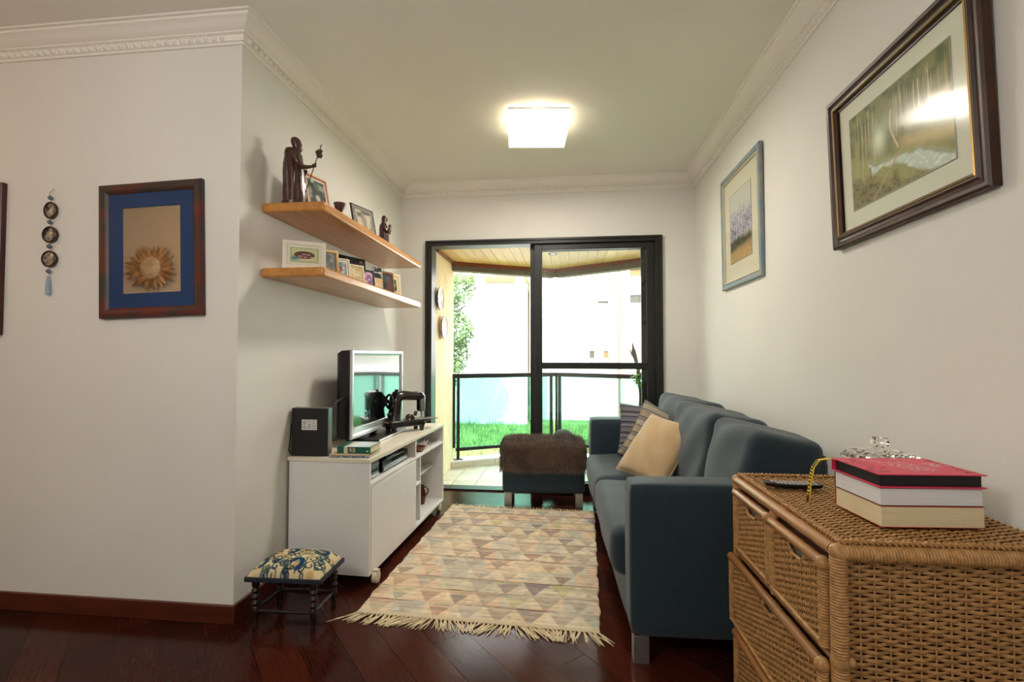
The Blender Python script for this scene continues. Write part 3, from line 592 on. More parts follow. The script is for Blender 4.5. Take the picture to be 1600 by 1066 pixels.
G().tube([(.098, -.012, .222), (.092, -.012, .250), (.100, -.012, .262)], [.004, .007, .002], 6).build('staff_ribbon', m_statue, stt)
# small statue of a robed woman with a child
st2 = thing('carved_statue', 'small dark carved wooden statue of a veiled woman holding a child', 'statue', (-1.235, 3.16, ZU), math.radians(20)); st2.scale = (1.1, 1.1, 1.1)
loft([(0, 0, 0, .030, .027, 0), (0, 0, .02, .030, .026, 1), (0, 0, .09, .028, .026, 1), (-.002, 0, .14, .027, .028, .6), (-.004, 0, .165, .022, .026, .3), (-.002, 0, .178, .014, .016, 0), (0, 0, .188, .015, .014, 0), (.001, 0, .204, .017, .015, 0), (0, 0, .220, .012, .012, 0), (0, 0, .227, .003, .003, 0)], 36, .06, 8, 8).build('robe', m_statue, st2)
G().ball((.010, 0, .203), .0115, 12, (1, .9, 1.2)).ball((.021, 0, .201), .003, 6).build('face', m_statue, st2)
G().tube([(0, -.024, .155), (.014, -.030, .130), (.028, -.018, .118), (.036, -.002, .120)], [.010, .010, .008, .005], 8).tube([(0, .024, .155), (.014, .028, .135), (.030, .014, .122)], [.010, .010, .006], 8).build('arms', m_statue, st2)
loft([(.030, 0, .112, .010, .012, 0), (.034, 0, .135, .012, .013, 0), (.034, 0, .150, .007, .007, 0), (.036, 0, .158, .009, .009, 0), (.036, 0, .168, .008, .008, 0), (.036, 0, .174, .002, .002, 0)], 16).build('child', m_statue, st2)
# small vessel and dish
ch = thing('wooden_chalice', 'small dark turned wooden chalice on the upper shelf', 'chalice', (-1.20, 2.44, ZU)); ch.scale = (1.15, 1.15, 1.4)
G().lathe([(.022, 0), (.022, .006), (.009, .014), (.008, .03), (.014, .042), (.022, .056), (.028, .075), (.026, .075), (.018, .055), (.004, .045)], 24, caps=False).build('cup', m_statue, ch); G().lathe([(.001, 0), (.022, 0)], 24, caps=False).build('foot', m_statue, ch)
G().lathe([(.001, .056), (.019, .057)], 24, caps=False).build('inside', m_blackm, ch)
ds = thing('small_dish', 'tiny shallow dish with a white rim on the upper shelf', 'dish', (-1.17, 2.53, ZU))
G().lathe([(.001, .0), (.016, 0), (.028, .018), (.030, .018), (.018, .004), (.001, .004)], 24, caps=False).build('bowl', m_statue, ds); G().lathe([(.0285, .018), (.0305, .0195), (.031, .018)], 24, caps=False).build('rim', m_plate, ds)

def blotch(seed, base, cols, nx=20, ny=24):
    im = canvas(nx, ny, np.array(base)/255)
    for i, c in enumerate(cols):
        im = mixc(im, np.clip((vnoise(nx, ny, 4, 5, seed*7+i)-.5)*5, 0, 1)*.9, c)
    return im
def stand(name, lb, x, y, z, rz, w, h, fw, m_, img, mw=0, mcol=(235, 232, 222), lean=12, cat='photo', leg=True, dp=.010, group=None):
    lr = math.radians(lean); t = frame(name, lb, cat, (x, y, z+h/2*math.cos(lr)+.001), rz, w, h, [(0, 0), (0, dp*.8), (fw*.25, dp), (fw*.8, dp), (fw, dp*.55)], m_, img, mw, mcol, tilt=-lr, depth_in=dp*.6, glass=False)
    if leg:
        q = G().box(-.010, .010, .0, .0025, -h*.46, h*.1).build('easel_leg', m_blackm, t, smooth=False); q.rotation_euler = (math.radians(2*lean), 0, 0); q.location = (0, .001+.0, -.00)
        q.data.transform(Matrix.Translation((0, 0, -h*.1))); q.location = (0, 0, h*.1)
    return t
F90 = PI/2
m_oak = mat('orange_oak_frame', (190, 118, 66), .4, var=.15); m_wht = mat('white_painted_frame', (228, 220, 204), .5); m_yel = mat('pale_yellow_wood_frame', (206, 176, 112), .45, var=.1); m_cream = mat('cream_frame', (222, 206, 172), .6)
def family():
    nx, ny = 44, 32; u, v = np.meshgrid(np.linspace(-1, 1, nx), np.linspace(-1, 1, ny)); im = canvas(nx, ny, (.80, .80, .60)); im = mixc(im, np.exp(-((u+.75)**2+(v-.55)**2)/.12), (70, 130, 140))
    el = np.clip((1-(u/.82)**2-(v/.62)**2)*6, 0, 1); im = mixc(im, el, (92, 66, 58))
    for (x, y, r) in ((-.35, .2, .2), (-.05, -.15, .17), (.28, -.1, .2), (.05, .3, .18), (.55, .25, .15)): im = mixc(im, np.exp(-((u-x)**2+(v-y)**2)/(r*r)*1.4)*el, (216, 170, 150)); im = mixc(im, np.exp(-((u-x)**2+((v-y+r*.9)/.5)**2)/(r*r)*1.6)*el*.8, (40, 30, 30))
    return im
stand('framed_photo', 'orange wooden photo frame beside the tall statue on the upper shelf', -1.255, 2.30, ZU, math.radians(76), .165, .205, .015, m_oak, blotch(1, (150, 158, 140), [(84, 104, 96), (204, 204, 184), (60, 62, 58)]), .012)
stand('framed_photo', 'silver beaded photo frame with black side on the upper shelf', -1.225, 2.80, ZU, math.radians(74), .20, .20, .006, m_blackm, blotch(2, (150, 140, 124), [(96, 92, 88), (196, 186, 164)]), .022, (168, 162, 148))
bd_ = G()
for i in range(14):
    for sx in (-1, 1): bd_.ball((sx*.083, -.011, -.085+i*.013), .0045, 6)
    if 0 < i < 13: bd_.ball((-.083+i*.0128, -.011, .084), .0045, 6)
sil = [o for o in bpy.data.objects if o.get('label', '').startswith('silver beaded')][0]; o = bd_.build('silver_beads', m_chrome, sil); o['kind'] = 'stuff'
stand('framed_photo', 'white photo frame with an oval family group, nearest on the lower shelf', -1.235, 2.16, ZD, math.radians(32), .190, .138, .022, m_wht, family(), .016, (224, 222, 196), 8)
stand('framed_photo', 'yellow wooden photo frame with a grey-blue picture on the lower shelf', -1.215, 2.33, ZD, math.radians(48), .125, .135, .016, m_yel, blotch(3, (150, 158, 160), [(120, 130, 136), (178, 182, 176)]), .0, lean=8)
stand('framed_photo', 'small white photo frame with a teal picture on the lower shelf', -1.20, 2.455, ZD, math.radians(56), .105, .115, .010, m_wht, blotch(4, (150, 186, 186), [(90, 120, 160), (170, 60, 90), (200, 206, 190)]), .014, lean=8)
stand('framed_photo', 'cream photo frame with a plain sandy picture on the lower shelf', -1.165, 2.575, ZD, math.radians(60), .095, .10, .012, m_cream, blotch(5, (206, 190, 146), [(190, 170, 120), (220, 208, 170)]), .0, lean=8)
def lace():
    im = canvas(60, 50, (.10, .10, .10)); n1 = vnoise(60, 50, 26, 22, 71); n2 = vnoise(60, 50, 18, 20, 72); im = mixc(im, np.clip((n1-.62)*6, 0, 1)*.8, (140, 128, 104)); return mixc(im, np.clip((n2-.72)*6, 0, 1)*.7, (120, 60, 70))
stand('picture_panel', 'tall black picture panel with a fine gold lace-like pattern on the lower shelf', -1.265, 2.72, ZD, math.radians(66), .22, .178, .008, m_blackm, lace(), .0, lean=5, cat='picture')
stand('framed_photo', 'small black framed photo with purple flowers in front of the patterned panel', -1.175, 2.72, ZD, math.radians(62), .125, .10, .012, m_blackm, blotch(6, (150, 90, 150), [(190, 120, 170), (90, 90, 150), (210, 190, 190)]), .0, lean=8)
def strip():
    im = canvas(14, 34, (.14, .15, .16)); im[18:] = (.86, .68, .42); im = mixc(im, np.clip((vnoise(14, 34, 4, 8, 33)-.5)*5, 0, 1)*.8, (200, 196, 186)); im[8] = .9; im[17] = .8; return im
stand('photo_card', 'narrow upright photo card, dark above and orange below, on the lower shelf', -1.165, 2.875, ZD, math.radians(60), .07, .145, .004, m_wht, strip(), .0, lean=6, cat='picture')
stand('framed_photo', 'brown wooden framed dark photo toward the far end of the lower shelf', -1.195, 3.06, ZD, math.radians(66), .175, .150, .018, mat('reddish_brown_frame', (112, 72, 46), .5, var=.2), blotch(8, (44, 44, 44), [(60, 84, 76), (100, 60, 50), (90, 84, 100)]), .0, lean=7)
stand('framed_photo', 'cream framed dark green photo, farthest on the lower shelf', -1.21, 3.26, ZD, math.radians(64), .15, .170, .022, m_cream, blotch(9, (50, 58, 44), [(70, 130, 80), (30, 32, 30), (140, 150, 120)]), .024, (214, 202, 172), lean=7)

# ------------------------------------------------------------------ TV cabinet (local: x depth towards the room, y along the wall)
CA = math.radians(-2.2)
cb = thing('tv_cabinet', 'long low white media cabinet on castors with one sliding door and open shelves', 'cabinet', (-.957, 2.288, 0), CA)
CW, CL, z0, z1 = .428, 1.252, .052, .620; th = .018
def cbx(nm, x0, x1, y0, y1, a, b, m=m_white_lam, bev=.0015, par=cb): return G().box(x0, x1, y0, y1, a, b).build(nm, m, par, bevel=bev)
cbx('top_panel', -CW-.008, .004, -.004, CL+.004, z1-.020, z1, m_cream_lam)
cbx('side_panel', -CW, 0, 0, th, z0, z1-.020); cbx('side_panel', -CW, 0, CL-th, CL, z0, z1-.020)
cbx('bottom_panel', -CW, 0, th, CL-th, z0, z0+th); cbx('back_panel', -CW, -CW+.006, th, CL-th, z0+th, z1-.02)
cbx('shelf', -CW+.006, -.002, th, CL-th, .478, .494)
cbx('divider', -CW+.006, -.002, .652, .668, z0+th, .478); cbx('divider', -CW+.006, -.002, .652, .668, .494, z1-.02); cbx('divider', -CW+.006, -.012, .765, .781, z0+th, .478)
cbx('shelf', -CW+.006, -.004, .668, .765, .306, .320); cbx('shelf', -CW+.006, -.075, .781, CL-th, .306, .320)
cbx('sliding_door', -.016, .000, .024, .650, z0+.012, .474)
G().tube([(-.30, CL-th-.0015, .16), (-.30, CL-th+.0, .16)], .009, 14).build('cable_hole', m_blackm, cb)
m_cast = mat('cream_plastic_castor', (214, 200, 178), .35)
for (x, y) in ((.012, .055), (-.37, .06), (-.012, CL-.08), (-.37, CL-.08)):
    c = G().tube([(x-.013, y, .030), (x+.013, y, .030)], .0295, 24).build('castor_wheel', m_cast, cb, bevel=.004)
    G().tube([(x-.017, y, .030), (x+.017, y, .030)], .007, 12).box(x-.016, x-.0135, y-.012, y+.012, .026, .064).box(x+.0135, x+.016, y-.012, y+.012, .026, .064).box(x-.016, x+.016, y-.012, y+.012, .058, .066).build('fork', m_cast, c)
def inb(x, y, z): p = Matrix.Rotation(CA, 3, 'Z') @ Vector((x, y, z)); return (p.x-.957, p.y+2.288, z)
# equipment in the open bay
t = thing('disc_player', 'black and silver disc player in the open bay of the white cabinet', 'player', inb(-.17, .43, .494), CA)
G().box(-.14, .13, -.185, .185, .006, .060).build('case', m_blackp, t, bevel=.002); G().box(.1295, .137, -.185, .185, .010, .028).build('drawer_strip', m_silver, t, bevel=.001)
G().box(.130, .132, -.06, .16, .034, .055).build('display', mat('smoked_display', (30, 34, 36), .08), t); G().tube([(.130, .15, .022), (.142, .15, .022)], .006, 12).build('knob', m_chrome, t)
for x in (-.11, .10):
    for y in (-.15, .15): G().lathe([(.010, 0), (.010, .006)], 12, (x, y, 0)).build('foot', m_blackm, t)
t = thing('set_top_box', 'slim black set-top box standing on the disc player in the cabinet', 'box', inb(-.18, .48, .5545), CA); G().box(-.12, .11, -.13, .13, 0, .034).build('case', m_blackp, t, bevel=.003); G().box(.110, .1115, -.12, .12, .006, .010).build('silver_line', m_chrome, t)
for k in range(3):
    t = thing('media_box', ['flat silver media box, lowest of the stack at the near end of the open bay', 'flat dark media box in the middle of the small stack in the open bay', 'flat silver-fronted media box, topmost of the stack in the open bay'][k], 'box', inb(-.16, .115, .494+k*.027), CA)
    G().box(-.12, .12, -.085, .085, 0, .026).build('case', m_blackp, t, bevel=.003); G().box(.120, .1215, -.08, .08, .005, .019).build('front_strip', m_silver if k != 1 else m_blackp, t)
# crystal bowl, wooden bowl, jug
cbw = thing('crystal_bowl', 'cut crystal bowl in the upper right compartment behind the wooden bowl', 'bowl', inb(-.085, .965, .494)); g = G(); nn_ = 24; v = []
pr_ = [(.022, 0), (.030, .004), (.045, .02), (.058, .045), (.062, .055), (.058, .055), (.052, .043), (.038, .02), (.004, .010)]
for r_, z_ in pr_:
    for j in range(nn_*2): a_ = PI*j/nn_; k = 1+(.05 if j % 2 else -.03); v.append((r_*k*math.cos(a_), r_*k*math.sin(a_), z_))
m2 = nn_*2; g.add(v, [(i*m2+j, i*m2+(j+1) % m2, (i+1)*m2+(j+1) % m2, (i+1)*m2+j) for i in range(len(pr_)-1) for j in range(m2)]+[tuple(range(m2))[::-1], tuple(range(8*m2, 9*m2))]); g.build('bowl', m_glass, cbw, smooth=False)
t = thing('wooden_bowl', 'shallow brown wooden bowl in front of the crystal bowl in the cabinet', 'bowl', inb(-.052, .835, .494)); G().lathe([(.022, 0), (.04, .012), (.05, .034), (.046, .034), (.036, .014), (.004, .008)], 26).build('bowl', mat('turned_brown_wood', (150, 100, 64), .35, var=.15), t)
t = thing('glass_vase', 'small pale green glass vase at the far end of the upper compartment', 'vase', inb(-.16, 1.12, .494)); G().lathe([(.024, 0), (.030, .01), (.028, .03), (.014, .05), (.011, .07), (.020, .090), (.017, .090), (.008, .07), (.011, .05), (.024, .03), (.004, .008)], 24).build('vase', mat('pale_green_glass', (190, 205, 170), .08, trans=.8), t)
t = thing('clay_jug', 'dark reddish-brown glazed jug in the lower compartment of the white cabinet', 'jug', inb(-.115, 1.09, .0705)); t.scale = (.75, .75, .75); mj = mat('dark_red_glaze', (74, 26, 20), .12, coat=.6, var=.2)
G().lathe([(.030, 0), (.034, .01), (.044, .05), (.046, .085), (.036, .125), (.026, .150), (.030, .175), (.026, .175), (.020, .15), (.004, .12)], 28).build('body', mj, t)
G().tube([(.024, .0, .160), (.052, 0, .162), (.068, 0, .135), (.060, 0, .10), (.042, 0, .085)], .007, 10).build('handle', mj, t)

# ------------------------------------------------------------------ television
tv = thing('television', 'silver-framed flat screen television on the white cabinet', 'television', (-1.190, 2.975, .62), math.radians(89.0)); TW, TH0, TH1 = .80, .038, .540
m_scr = mat('glossy_black_screen', (10, 14, 15), .05, spec=.9, coat=.6); TVT = math.radians(0)
sweep_h = TH1-TH0; g = G(); fr = sweep(G(), TW, sweep_h, [(0, .001), (.0, .008), (.004, .014), (.018, .016), (.030, .010), (.032, .003)]).build('bezel', m_silver, tv, ang=.5); fr.location = (0, 0, (TH0+TH1)/2)
G().box(-TW/2+.028, TW/2-.028, -.013, -.003, TH0+.030, TH0+.062).build('speaker_strip', m_silver, tv, bevel=.003)
s = G().box(-TW/2+.028, TW/2-.028, -.004, .002, TH0+.058, TH1-.026).build('screen', m_scr, tv, smooth=False)
hs = G(); X_ = [(-TW/2+.003, TH0+.002, TH1-.002, .0), (-TW/2+.003, TH0+.002, TH1-.004, .050), (-TW/2+.02, TH0+.012, TH1-.02, .085), (-TW/2+.13, TH0+.06, TH1-.10, .110)]; v = []
for (x, a_, b_, y) in X_: v += [(x, y, a_), (-x, y, a_), (-x, y, b_), (x, y, b_)]
hs.add(v, [(i*4+j, i*4+(j+1) % 4, (i+1)*4+(j+1) % 4, (i+1)*4+j) for i in range(3) for j in range(4)]+[(12, 13, 14, 15), (3, 2, 1, 0)]); hs.build('rear_housing', m_blackp, tv, ang=.9, bevel=.004)
G().box(-.035, .035, .02, .05, .018, .14).build('stand_neck', m_blackm, tv, bevel=.004)
G().box(-.235, .235, -.105, .105, .004, .016).build('stand_base', m_blackp, tv, bevel=.004); G().box(-.236, .236, -.108, -.1045, .003, .015).build('base_trim', m_chrome, tv, bevel=.001)

# black box with label, its cables
sb = thing('subwoofer', 'upright black box with a white label beside the television', 'speaker', (-1.287, 2.322, .62), math.radians(1)); G().box(-.097, .093, 0, .004, .0, .240).build('front_panel', m_blackm, sb, bevel=.001)
G().box(-.098, .094, .004, .048, 0, .242).build('case', mat('dark_grey_case', (92, 92, 94), .35, metal=.3), sb, bevel=.002)
lb = G().box(-.043, .037, -.0008, 0, .132, .184).build('label', mat('white_sticker', (214, 212, 206), .6), sb, smooth=False); g = G(); r_ = random.Random(3)
for i in range(8):
    for (a_, b_) in ((-.037, -.014), (-.010, .008), (.013, .033)):
        if r_.random() < .8: g.box(a_, b_-r_.uniform(0, .008), -.0012, -.0008, .139+i*.005, .1412+i*.005)
g.build('label_print', mat('grey_print', (110, 108, 104), .7), lb, smooth=False)
tag(G().tube([(-1.398, 2.34, .78), (-1.397, 2.335, .74), (-1.396, 2.325, .68), (-1.394, 2.315, .65), (-1.388, 2.325, .627), (-1.392, 2.36, .624)], .0028, 6).build('speaker_cable', m_blackm), 'thin dark cable hanging down the wall behind the black box', 'cable')
tag(G().tube([(-1.215, 2.385, .78), (-1.212, 2.388, .84), (-1.205, 2.40, .868), (-1.205, 2.44, .884), (-1.215, 2.50, .890), (-1.235, 2.57, .890)], .0045, 8).build('television_cable', m_blackm), 'black cable curving from behind the box to the television', 'cable')

# books and remote on the cabinet
def book(name, lb, loc, rz, w, d, h, mc, mp, cov=.0018, over=.003, parent_cat='book', spine='-y', group=None):
    t = thing(name, lb, parent_cat, loc, rz, group)
    G().box(-w/2+over, w/2-over, -d/2+over if spine != '-y' else -d/2+.002, d/2-over, cov, h-cov).build('pages', mp, t, smooth=False)
    g = G().box(-w/2, w/2, -d/2, d/2, 0, cov).box(-w/2, w/2, -d/2, d/2, h-cov, h)
    if spine == '-y': g.box(-w/2, w/2, -d/2-.001, -d/2+.002, .0002, h-.0002)
    if spine == 'far': g.box(-w/2, w/2, d/2-.002, d/2+.001, .0002, h-.0002)
    g.build('cover', mc, t, bevel=.0006); return t
m_page = mat('cream_page_edges', (226, 210, 172), .9, var=.05, scale=3, stretch=(1, 1, 160), bump=.15, bscale=3)
m_pagew = mat('white_page_edges', (226, 224, 226), .9, var=.04, scale=3, stretch=(1, 1, 160), bump=.15, bscale=3)
book('magazine', 'thin booklet with a blue patterned spine, bottom of the books on the cabinet', (-1.078, 2.388, .62), math.radians(3), .205, .165, .011, mat('blue_pattern_cover', (54, 96, 128), .5, scale=90, col2=(188, 170, 150)), m_page)
book('magazine', 'thin cream and orange booklet directly under the green book on the cabinet', (-1.075, 2.392, .6312), math.radians(1), .200, .160, .008, mat('cream_orange_cover', (222, 176, 120), .5, scale=8, col2=(216, 196, 160)), m_page)
gb = book('book', 'thick green hardback with a cream band, topmost on the white cabinet', (-1.055, 2.392, .6394), math.radians(2), .170, .150, .033, mat('dark_green_cover', (28, 96, 80), .35, var=.06), m_page)
G().box(-.050, -.031, -.0780, -.0764, .001, .032).box(-.050, -.031, -.076, .074, .0325, .0333).build('cream_band', m_cream, gb, smooth=False)
pg = G().box(-.022, .008, -.0785, -.0764, .006, .029).build('spine_picture', mat('small_cover_picture', (190, 178, 140), .6, scale=90, col2=(40, 90, 80)), gb, smooth=False); G().box(.066, .074, -.0785, -.0764, .010, .016).build('spine_mark', m_plate, gb, smooth=False)
G().box(-.028, .080, -.070, .070, .0331, .0336).build('cover_art', mat('pale_cover_art', (206, 216, 212), .35, scale=14, col2=(176, 196, 196)), gb, smooth=False)

# ------------------------------------------------------------------ sewing machine
sm = thing('sewing_machine', 'antique black sewing machine at the far end of the white cabinet', 'sewing machine', (-1.055, 3.165, .62), math.radians(50)); m_iron = mat('black_enamelled_iron', (26, 23, 22), .25, coat=.5, var=.15)
base = loft([], 4) if False else G().box(-.16, .14, -.055, .065, .066, .080).build('bed', m_iron, sm, bevel=.006)
G().prism([(-.155, -.05), (.10, -.05), (.12, -.02), (.12, .03), (.10, .06), (-.155, .06)], .036, .067).build('casting', m_iron, sm, bevel=.008)
for (x, y) in ((.085, -.03), (-.125, -.03), (.085, .045), (-.125, .045)): G().tube([(x, y, .036), (x, y, .018), (x, y, 0)], [.020, .016, .013], 12).build('foot', m_iron, sm)
for x0, x1, nm in ((.14, .215, 'slide_plate'), (-.185, -.16, 'extension_plate')): G().box(x0, x1, -.035, .045, .070, .075).build(nm, mat(nm, (120, 96, 84), .3, metal=.4), sm, bevel=.002)
G().tube([(-.105, .005, .075), (-.105, .005, .10), (-.098, .005, .15), (-.100, .005, .20), (-.085, .005, .236), (-.04, .005, .240), (.04, .005, .232), (.085, .005, .232), (.105, .005, .225)], [.056, .050, .046, .050, .048, .040, .035, .038, .030], 16, sq=.85).build('arm', m_iron, sm)
G().prism([(.075, -.018), (.118, -.018), (.118, .028), (.075, .028)], .125, .248).build('head', m_iron, sm, bevel=.010); G().box(.119, .122, -.014, .024, .130, .235).build('face_plate', m_chrome, sm, bevel=.002)
G().box(.083, .112, -.022, -.0185, .13, .235).build('needle_cover', m_steel, sm, bevel=.002)
G().tube([(.098, .0, .125), (.098, 0, .083)], .004, 8).tube([(.108, .006, .125), (.108, .006, .090), (.112, -.004, .083)], .004, 8).build('needle_bar', m_chrome, sm)
G().tube([(.098, .005, .248), (.098, .005, .262)], .008, 12).tube([(-.09, .005, .262), (-.09, .005, .282)], .004, 8).tube([(-.1, .005, .276), (-.08, .005, .276)], .008, 10).build('spool_pin', m_iron, sm)
hw_ = G(); hw_.tube([(-.140+.0, .005+.045*math.cos(a_), .205+.045*math.sin(a_)) for a_ in np.linspace(0, 2*PI, 25)[:-1]], .008, 8, closed=True)
for k in range(4): a_ = k*PI/2+.4; hw_.tube([(-.140, .005, .205), (-.140, .005+.042*math.cos(a_), .205+.042*math.sin(a_))], .005, 6)
hw_.tube([(-.125, .005, .205), (-.152, .005, .205)], .012, 12); hw_.build('hand_wheel', m_iron, sm)
bb = G(); r_ = random.Random(5)
for k in range(9): x, y, z = r_.uniform(-.04, .05), r_.uniform(-.04, .0), .088+r_.uniform(0, .035); bb.lathe([(.012, 0), (.012, .003), (.006, .003), (.006, .015), (.012, .015), (.012, .018)], 12, (x, y, z-.008), Matrix.Rotation(r_.uniform(0, 3), 4, 'X'))
bb.build('bobbins', mat('dark_steel_parts', (96, 88, 84), .3, metal=.7), sm)
G().tube([(-.135, .0, .10), (-.145, -.02, .120), (-.155, -.03, .128)], .006, 8).ball((-.160, -.034, .128), .013, 10, (1.6, 1, .8)).build('crank_handle', m_darkwood, sm)

# ------------------------------------------------------------------ footstool
fs = thing('footstool', 'low footstool with blue and cream tapestry cushion and dark turned legs', 'footstool', (-1.160, 1.988, 0), math.radians(1.5))
legp = [(.010, 0), (.013, .012), (.009, .02), (.012, .05), (.015, .058), (.015, .085), (.010, .092), (.017, .105), (.010, .118), (.017, .131), (.010, .144), (.017, .157), (.011, .168), (.016, .176), (.016, .205)]
for x in (-.125, .125):
    for y in (-.082, .10): G().lathe(legp, 16, (x, y, 0)).build('leg', m_darkwood, fs)
def spindle(p, q):
    P = [Vector(p).lerp(Vector(q), t) for t in np.linspace(0, 1, 13)]; return G().tube(P, [.006, .007, .006, .007, .009, .006, .011, .006, .009, .007, .006, .007, .006], 10)
spindle((-.125, -.082, .072), (.125, -.082, .072)).build('stretcher', m_darkwood, fs); spindle((-.125, .10, .072), (.125, .10, .072)).build('stretcher', m_darkwood, fs)
for x in (-.125, .125): spindle((x, -.082, .072), (x, .10, .072)).build('stretcher', m_darkwood, fs)
G().box(-.165, .165, -.105, .125, .195, .216).build('frame', mat('navy_braid_frame', (34, 38, 50), .8, bump=.6, bscale=120), fs, bevel=.005)
nx, ny = 170, 126; u, v = np.meshgrid(np.linspace(-1, 1, nx), np.linspace(-1, 1, ny)); im = canvas(nx, ny, np.array((222, 204, 160))/255)
r_ = random.Random(11)
def blob(im, x, y, r, c): return mixc(im, np.clip((1-((u-x)**2*1.6+(v-y)**2)/(r*r))*4, 0, 1), c)
for i in range(30): im = blob(im, r_.uniform(-1, 1), r_.uniform(-1, 1), r_.uniform(.08, .16), r_.choice([(206, 176, 116), (212, 168, 120), (120, 146, 150), (150, 150, 120)]))
for i in range(120):
    x, y = r_.uniform(-1, 1), r_.uniform(-1, 1); a0 = r_.uniform(0, 6.28); R_ = r_.uniform(.07, .20); sg = r_.choice([-1, 1]); cc = r_.choice([(34, 52, 74), (54, 84, 100), (60, 66, 66), (92, 104, 96)])
    for t_ in np.linspace(0, 1, 30):
        rr = R_*(1-t_*.8); aa = a0+sg*t_*7; px, py = x+rr*math.cos(aa)*.8, y+rr*math.sin(aa); im = mixc(im, np.clip(1.6-np.hypot((u-px)*1.3, v-py)/.019, 0, 1), cc)
for (x, y) in ((-.75, .55), (.25, .62), (-.2, -.2), (.6, -.4)):
    for t_ in np.linspace(-2.4, 1.2, 22): im = mixc(im, np.clip(1.5-np.hypot((u-x-.13*math.cos(t_))*1.2, v-y-.22*math.sin(t_))/.06, 0, 1), (38, 70, 100))
Hh = (np.clip(1-np.abs(u)**4, 0, 1)*np.clip(1-np.abs(v)**4, 0, 1))**.6
o = G().grid(u*.160*(1-.02*(1-Hh)), -v*.112*(1-.02*(1-Hh))+.010, .214+.050*Hh+.012*np.cos(u*PI/2)*np.cos(v*PI/2), flip=True).build('cushion', vmat('tapestry', .95, .6, 300, .1), fs); setcol(o, im)

# ------------------------------------------------------------------ rug
RA = math.radians(-2.4); rw, rlen = 1.055, 1.50
rug = thing('woven_rug', 'flat-woven cream rug with rows of muted triangles and fringed ends', 'rug', (-.36, 2.79, .0), RA)
nx, ny = 330, 460; U, Vv = np.meshgrid(np.linspace(0, 1, nx), np.linspace(0, 1, ny)); rows = 12; tri = .137/rw
rr_ = np.random.default_rng(4); Wn = vnoise(nx, ny, 8, 10, 41); Wf = vnoise(nx, ny, 3, 230, 42); Wm = vnoise(nx, ny, 40, 70, 43); Ws = vnoise(nx, ny, 22, 160, 44)
rowf = (Vv+.006*(Wn-.5))*rows; ri = np.clip(rowf.astype(int), 0, rows-1); rv = rowf-ri
jit = rr_.uniform(0, 1, rows); uu = U/tri+jit[ri]+.10*(Wn-.5); ti = np.floor(uu).astype(int); tu = uu-ti
down = np.abs(tu-.5)*2 < (rv+.02)              # apex towards the camera
pal = np.array([(150, 112, 88), (164, 150, 134), (176, 172, 158), (190, 160, 132), (134, 100, 84), (176, 168, 140), (116, 90, 110), (184, 176, 100), (150, 158, 150), (160, 110, 96), (196, 176, 150), (120, 106, 110)])/255
palu = np.array([(238, 220, 190), (234, 214, 182), (232, 218, 194), (226, 216, 190), (234, 208, 178), (218, 210, 190)])/255
ci = rr_.integers(0, len(pal), (rows, 16)); cu = rr_.integers(0, len(palu), (rows, 16)); ti2 = ti % 16
cA = pal[ci[ri, ti2]]; cB = palu[cu[ri, ti2]]
split = rr_.uniform(0, 1, (rows, 16)); c2 = pal[rr_.integers(0, len(pal), (rows, 16))[ri, ti2]]; sp2 = (rv > .45+.3*split[ri, ti2]) & (split[ri, ti2] > .35); cA = np.where(sp2[..., None], c2*.5+cB*.5, cA)
fade = rr_.uniform(.15, .85, (rows, 16))[ri, ti2]; k_ = (.38+.50*fade)[..., None]; cA = cA*(1-k_)+cB*k_
im = np.where(down[..., None], cA, cB)
im = mixc(im, np.clip((Ws-.66)*5, 0, 1)*.45, (224, 200, 170)); im = mixc(im, np.clip((.24-Ws)*6, 0, 1)*.5, (150, 146, 140)); im *= (.90+.16*Wf+.08*Wm)[..., None]
im = mixc(im, np.clip(1-np.abs(rv-.97)/.035, 0, 1)*np.clip(Wm*1.6, 0, 1)*.75, (92, 74, 66)); im = mixc(im, np.clip(1-np.abs(rv-.06)/.05, 0, 1)*np.clip(Wm*1.4, 0, 1)*.5, (206, 150, 128))
edge = ((Vv < .012) | (Vv > .982)); im = np.where(edge[..., None], np.array((228, 212, 180))/255, im)
side = .003*np.sin(Vv*40)+.002*np.sin(Vv*97); Xg = (U-.5)*rw+np.where(U < .5, side, -side)*np.abs(U-.5)*2; Yg = (Vv-.5)*rlen; Zg = .006+.0022*np.sin(Yg*2*PI/.0066*.5)+.0035*vnoise(nx, ny, 9, 12, 45)+.0015*down
Zg[:, 0] = Zg[:, -1] = .001; Zg[0] = .0015; Zg[-1] = .0015
o = G().grid(Xg, Yg, Zg).build('weave', m_vc, rug, ang=3); setcol(o, np.clip(im, 0, 1))
m_fr = mat('undyed_cotton_fringe', (222, 204, 168), .95, var=.08, scale=30)
def strand(g, x, y, dx, L, r, rnd):
    P = []; ph = rnd.uniform(0, 6)
    for t in np.linspace(0, 1, 6): P.append((x+dx*t+.004*math.sin(ph+t*4)*t, y-L*t, .0035+.003*math.sin(t*5+ph)*(1-t)))
    g.tube(P, [r, r*1.1, r, r*.9, r*.7, r*.4], 4)
rnd = random.Random(8)
for i in range(56):
    x = -rw/2+.008+i*(rw-.016)/55; g = G(); lean = .05*math.sin(i*.35)+.02*math.sin(i*1.7)+(x/rw)*.10
    g.ball((x, -rlen/2-.004, .005), .0052, 8)
    for k in range(4): strand(g, x+rnd.uniform(-.004, .004), -rlen/2-.006, lean+rnd.uniform(-.02, .02)-(.03 if x < -.4 else 0), rnd.uniform(.055, .085), .0022, rnd)
    g.build('tassel', m_fr, rug)
g = G()
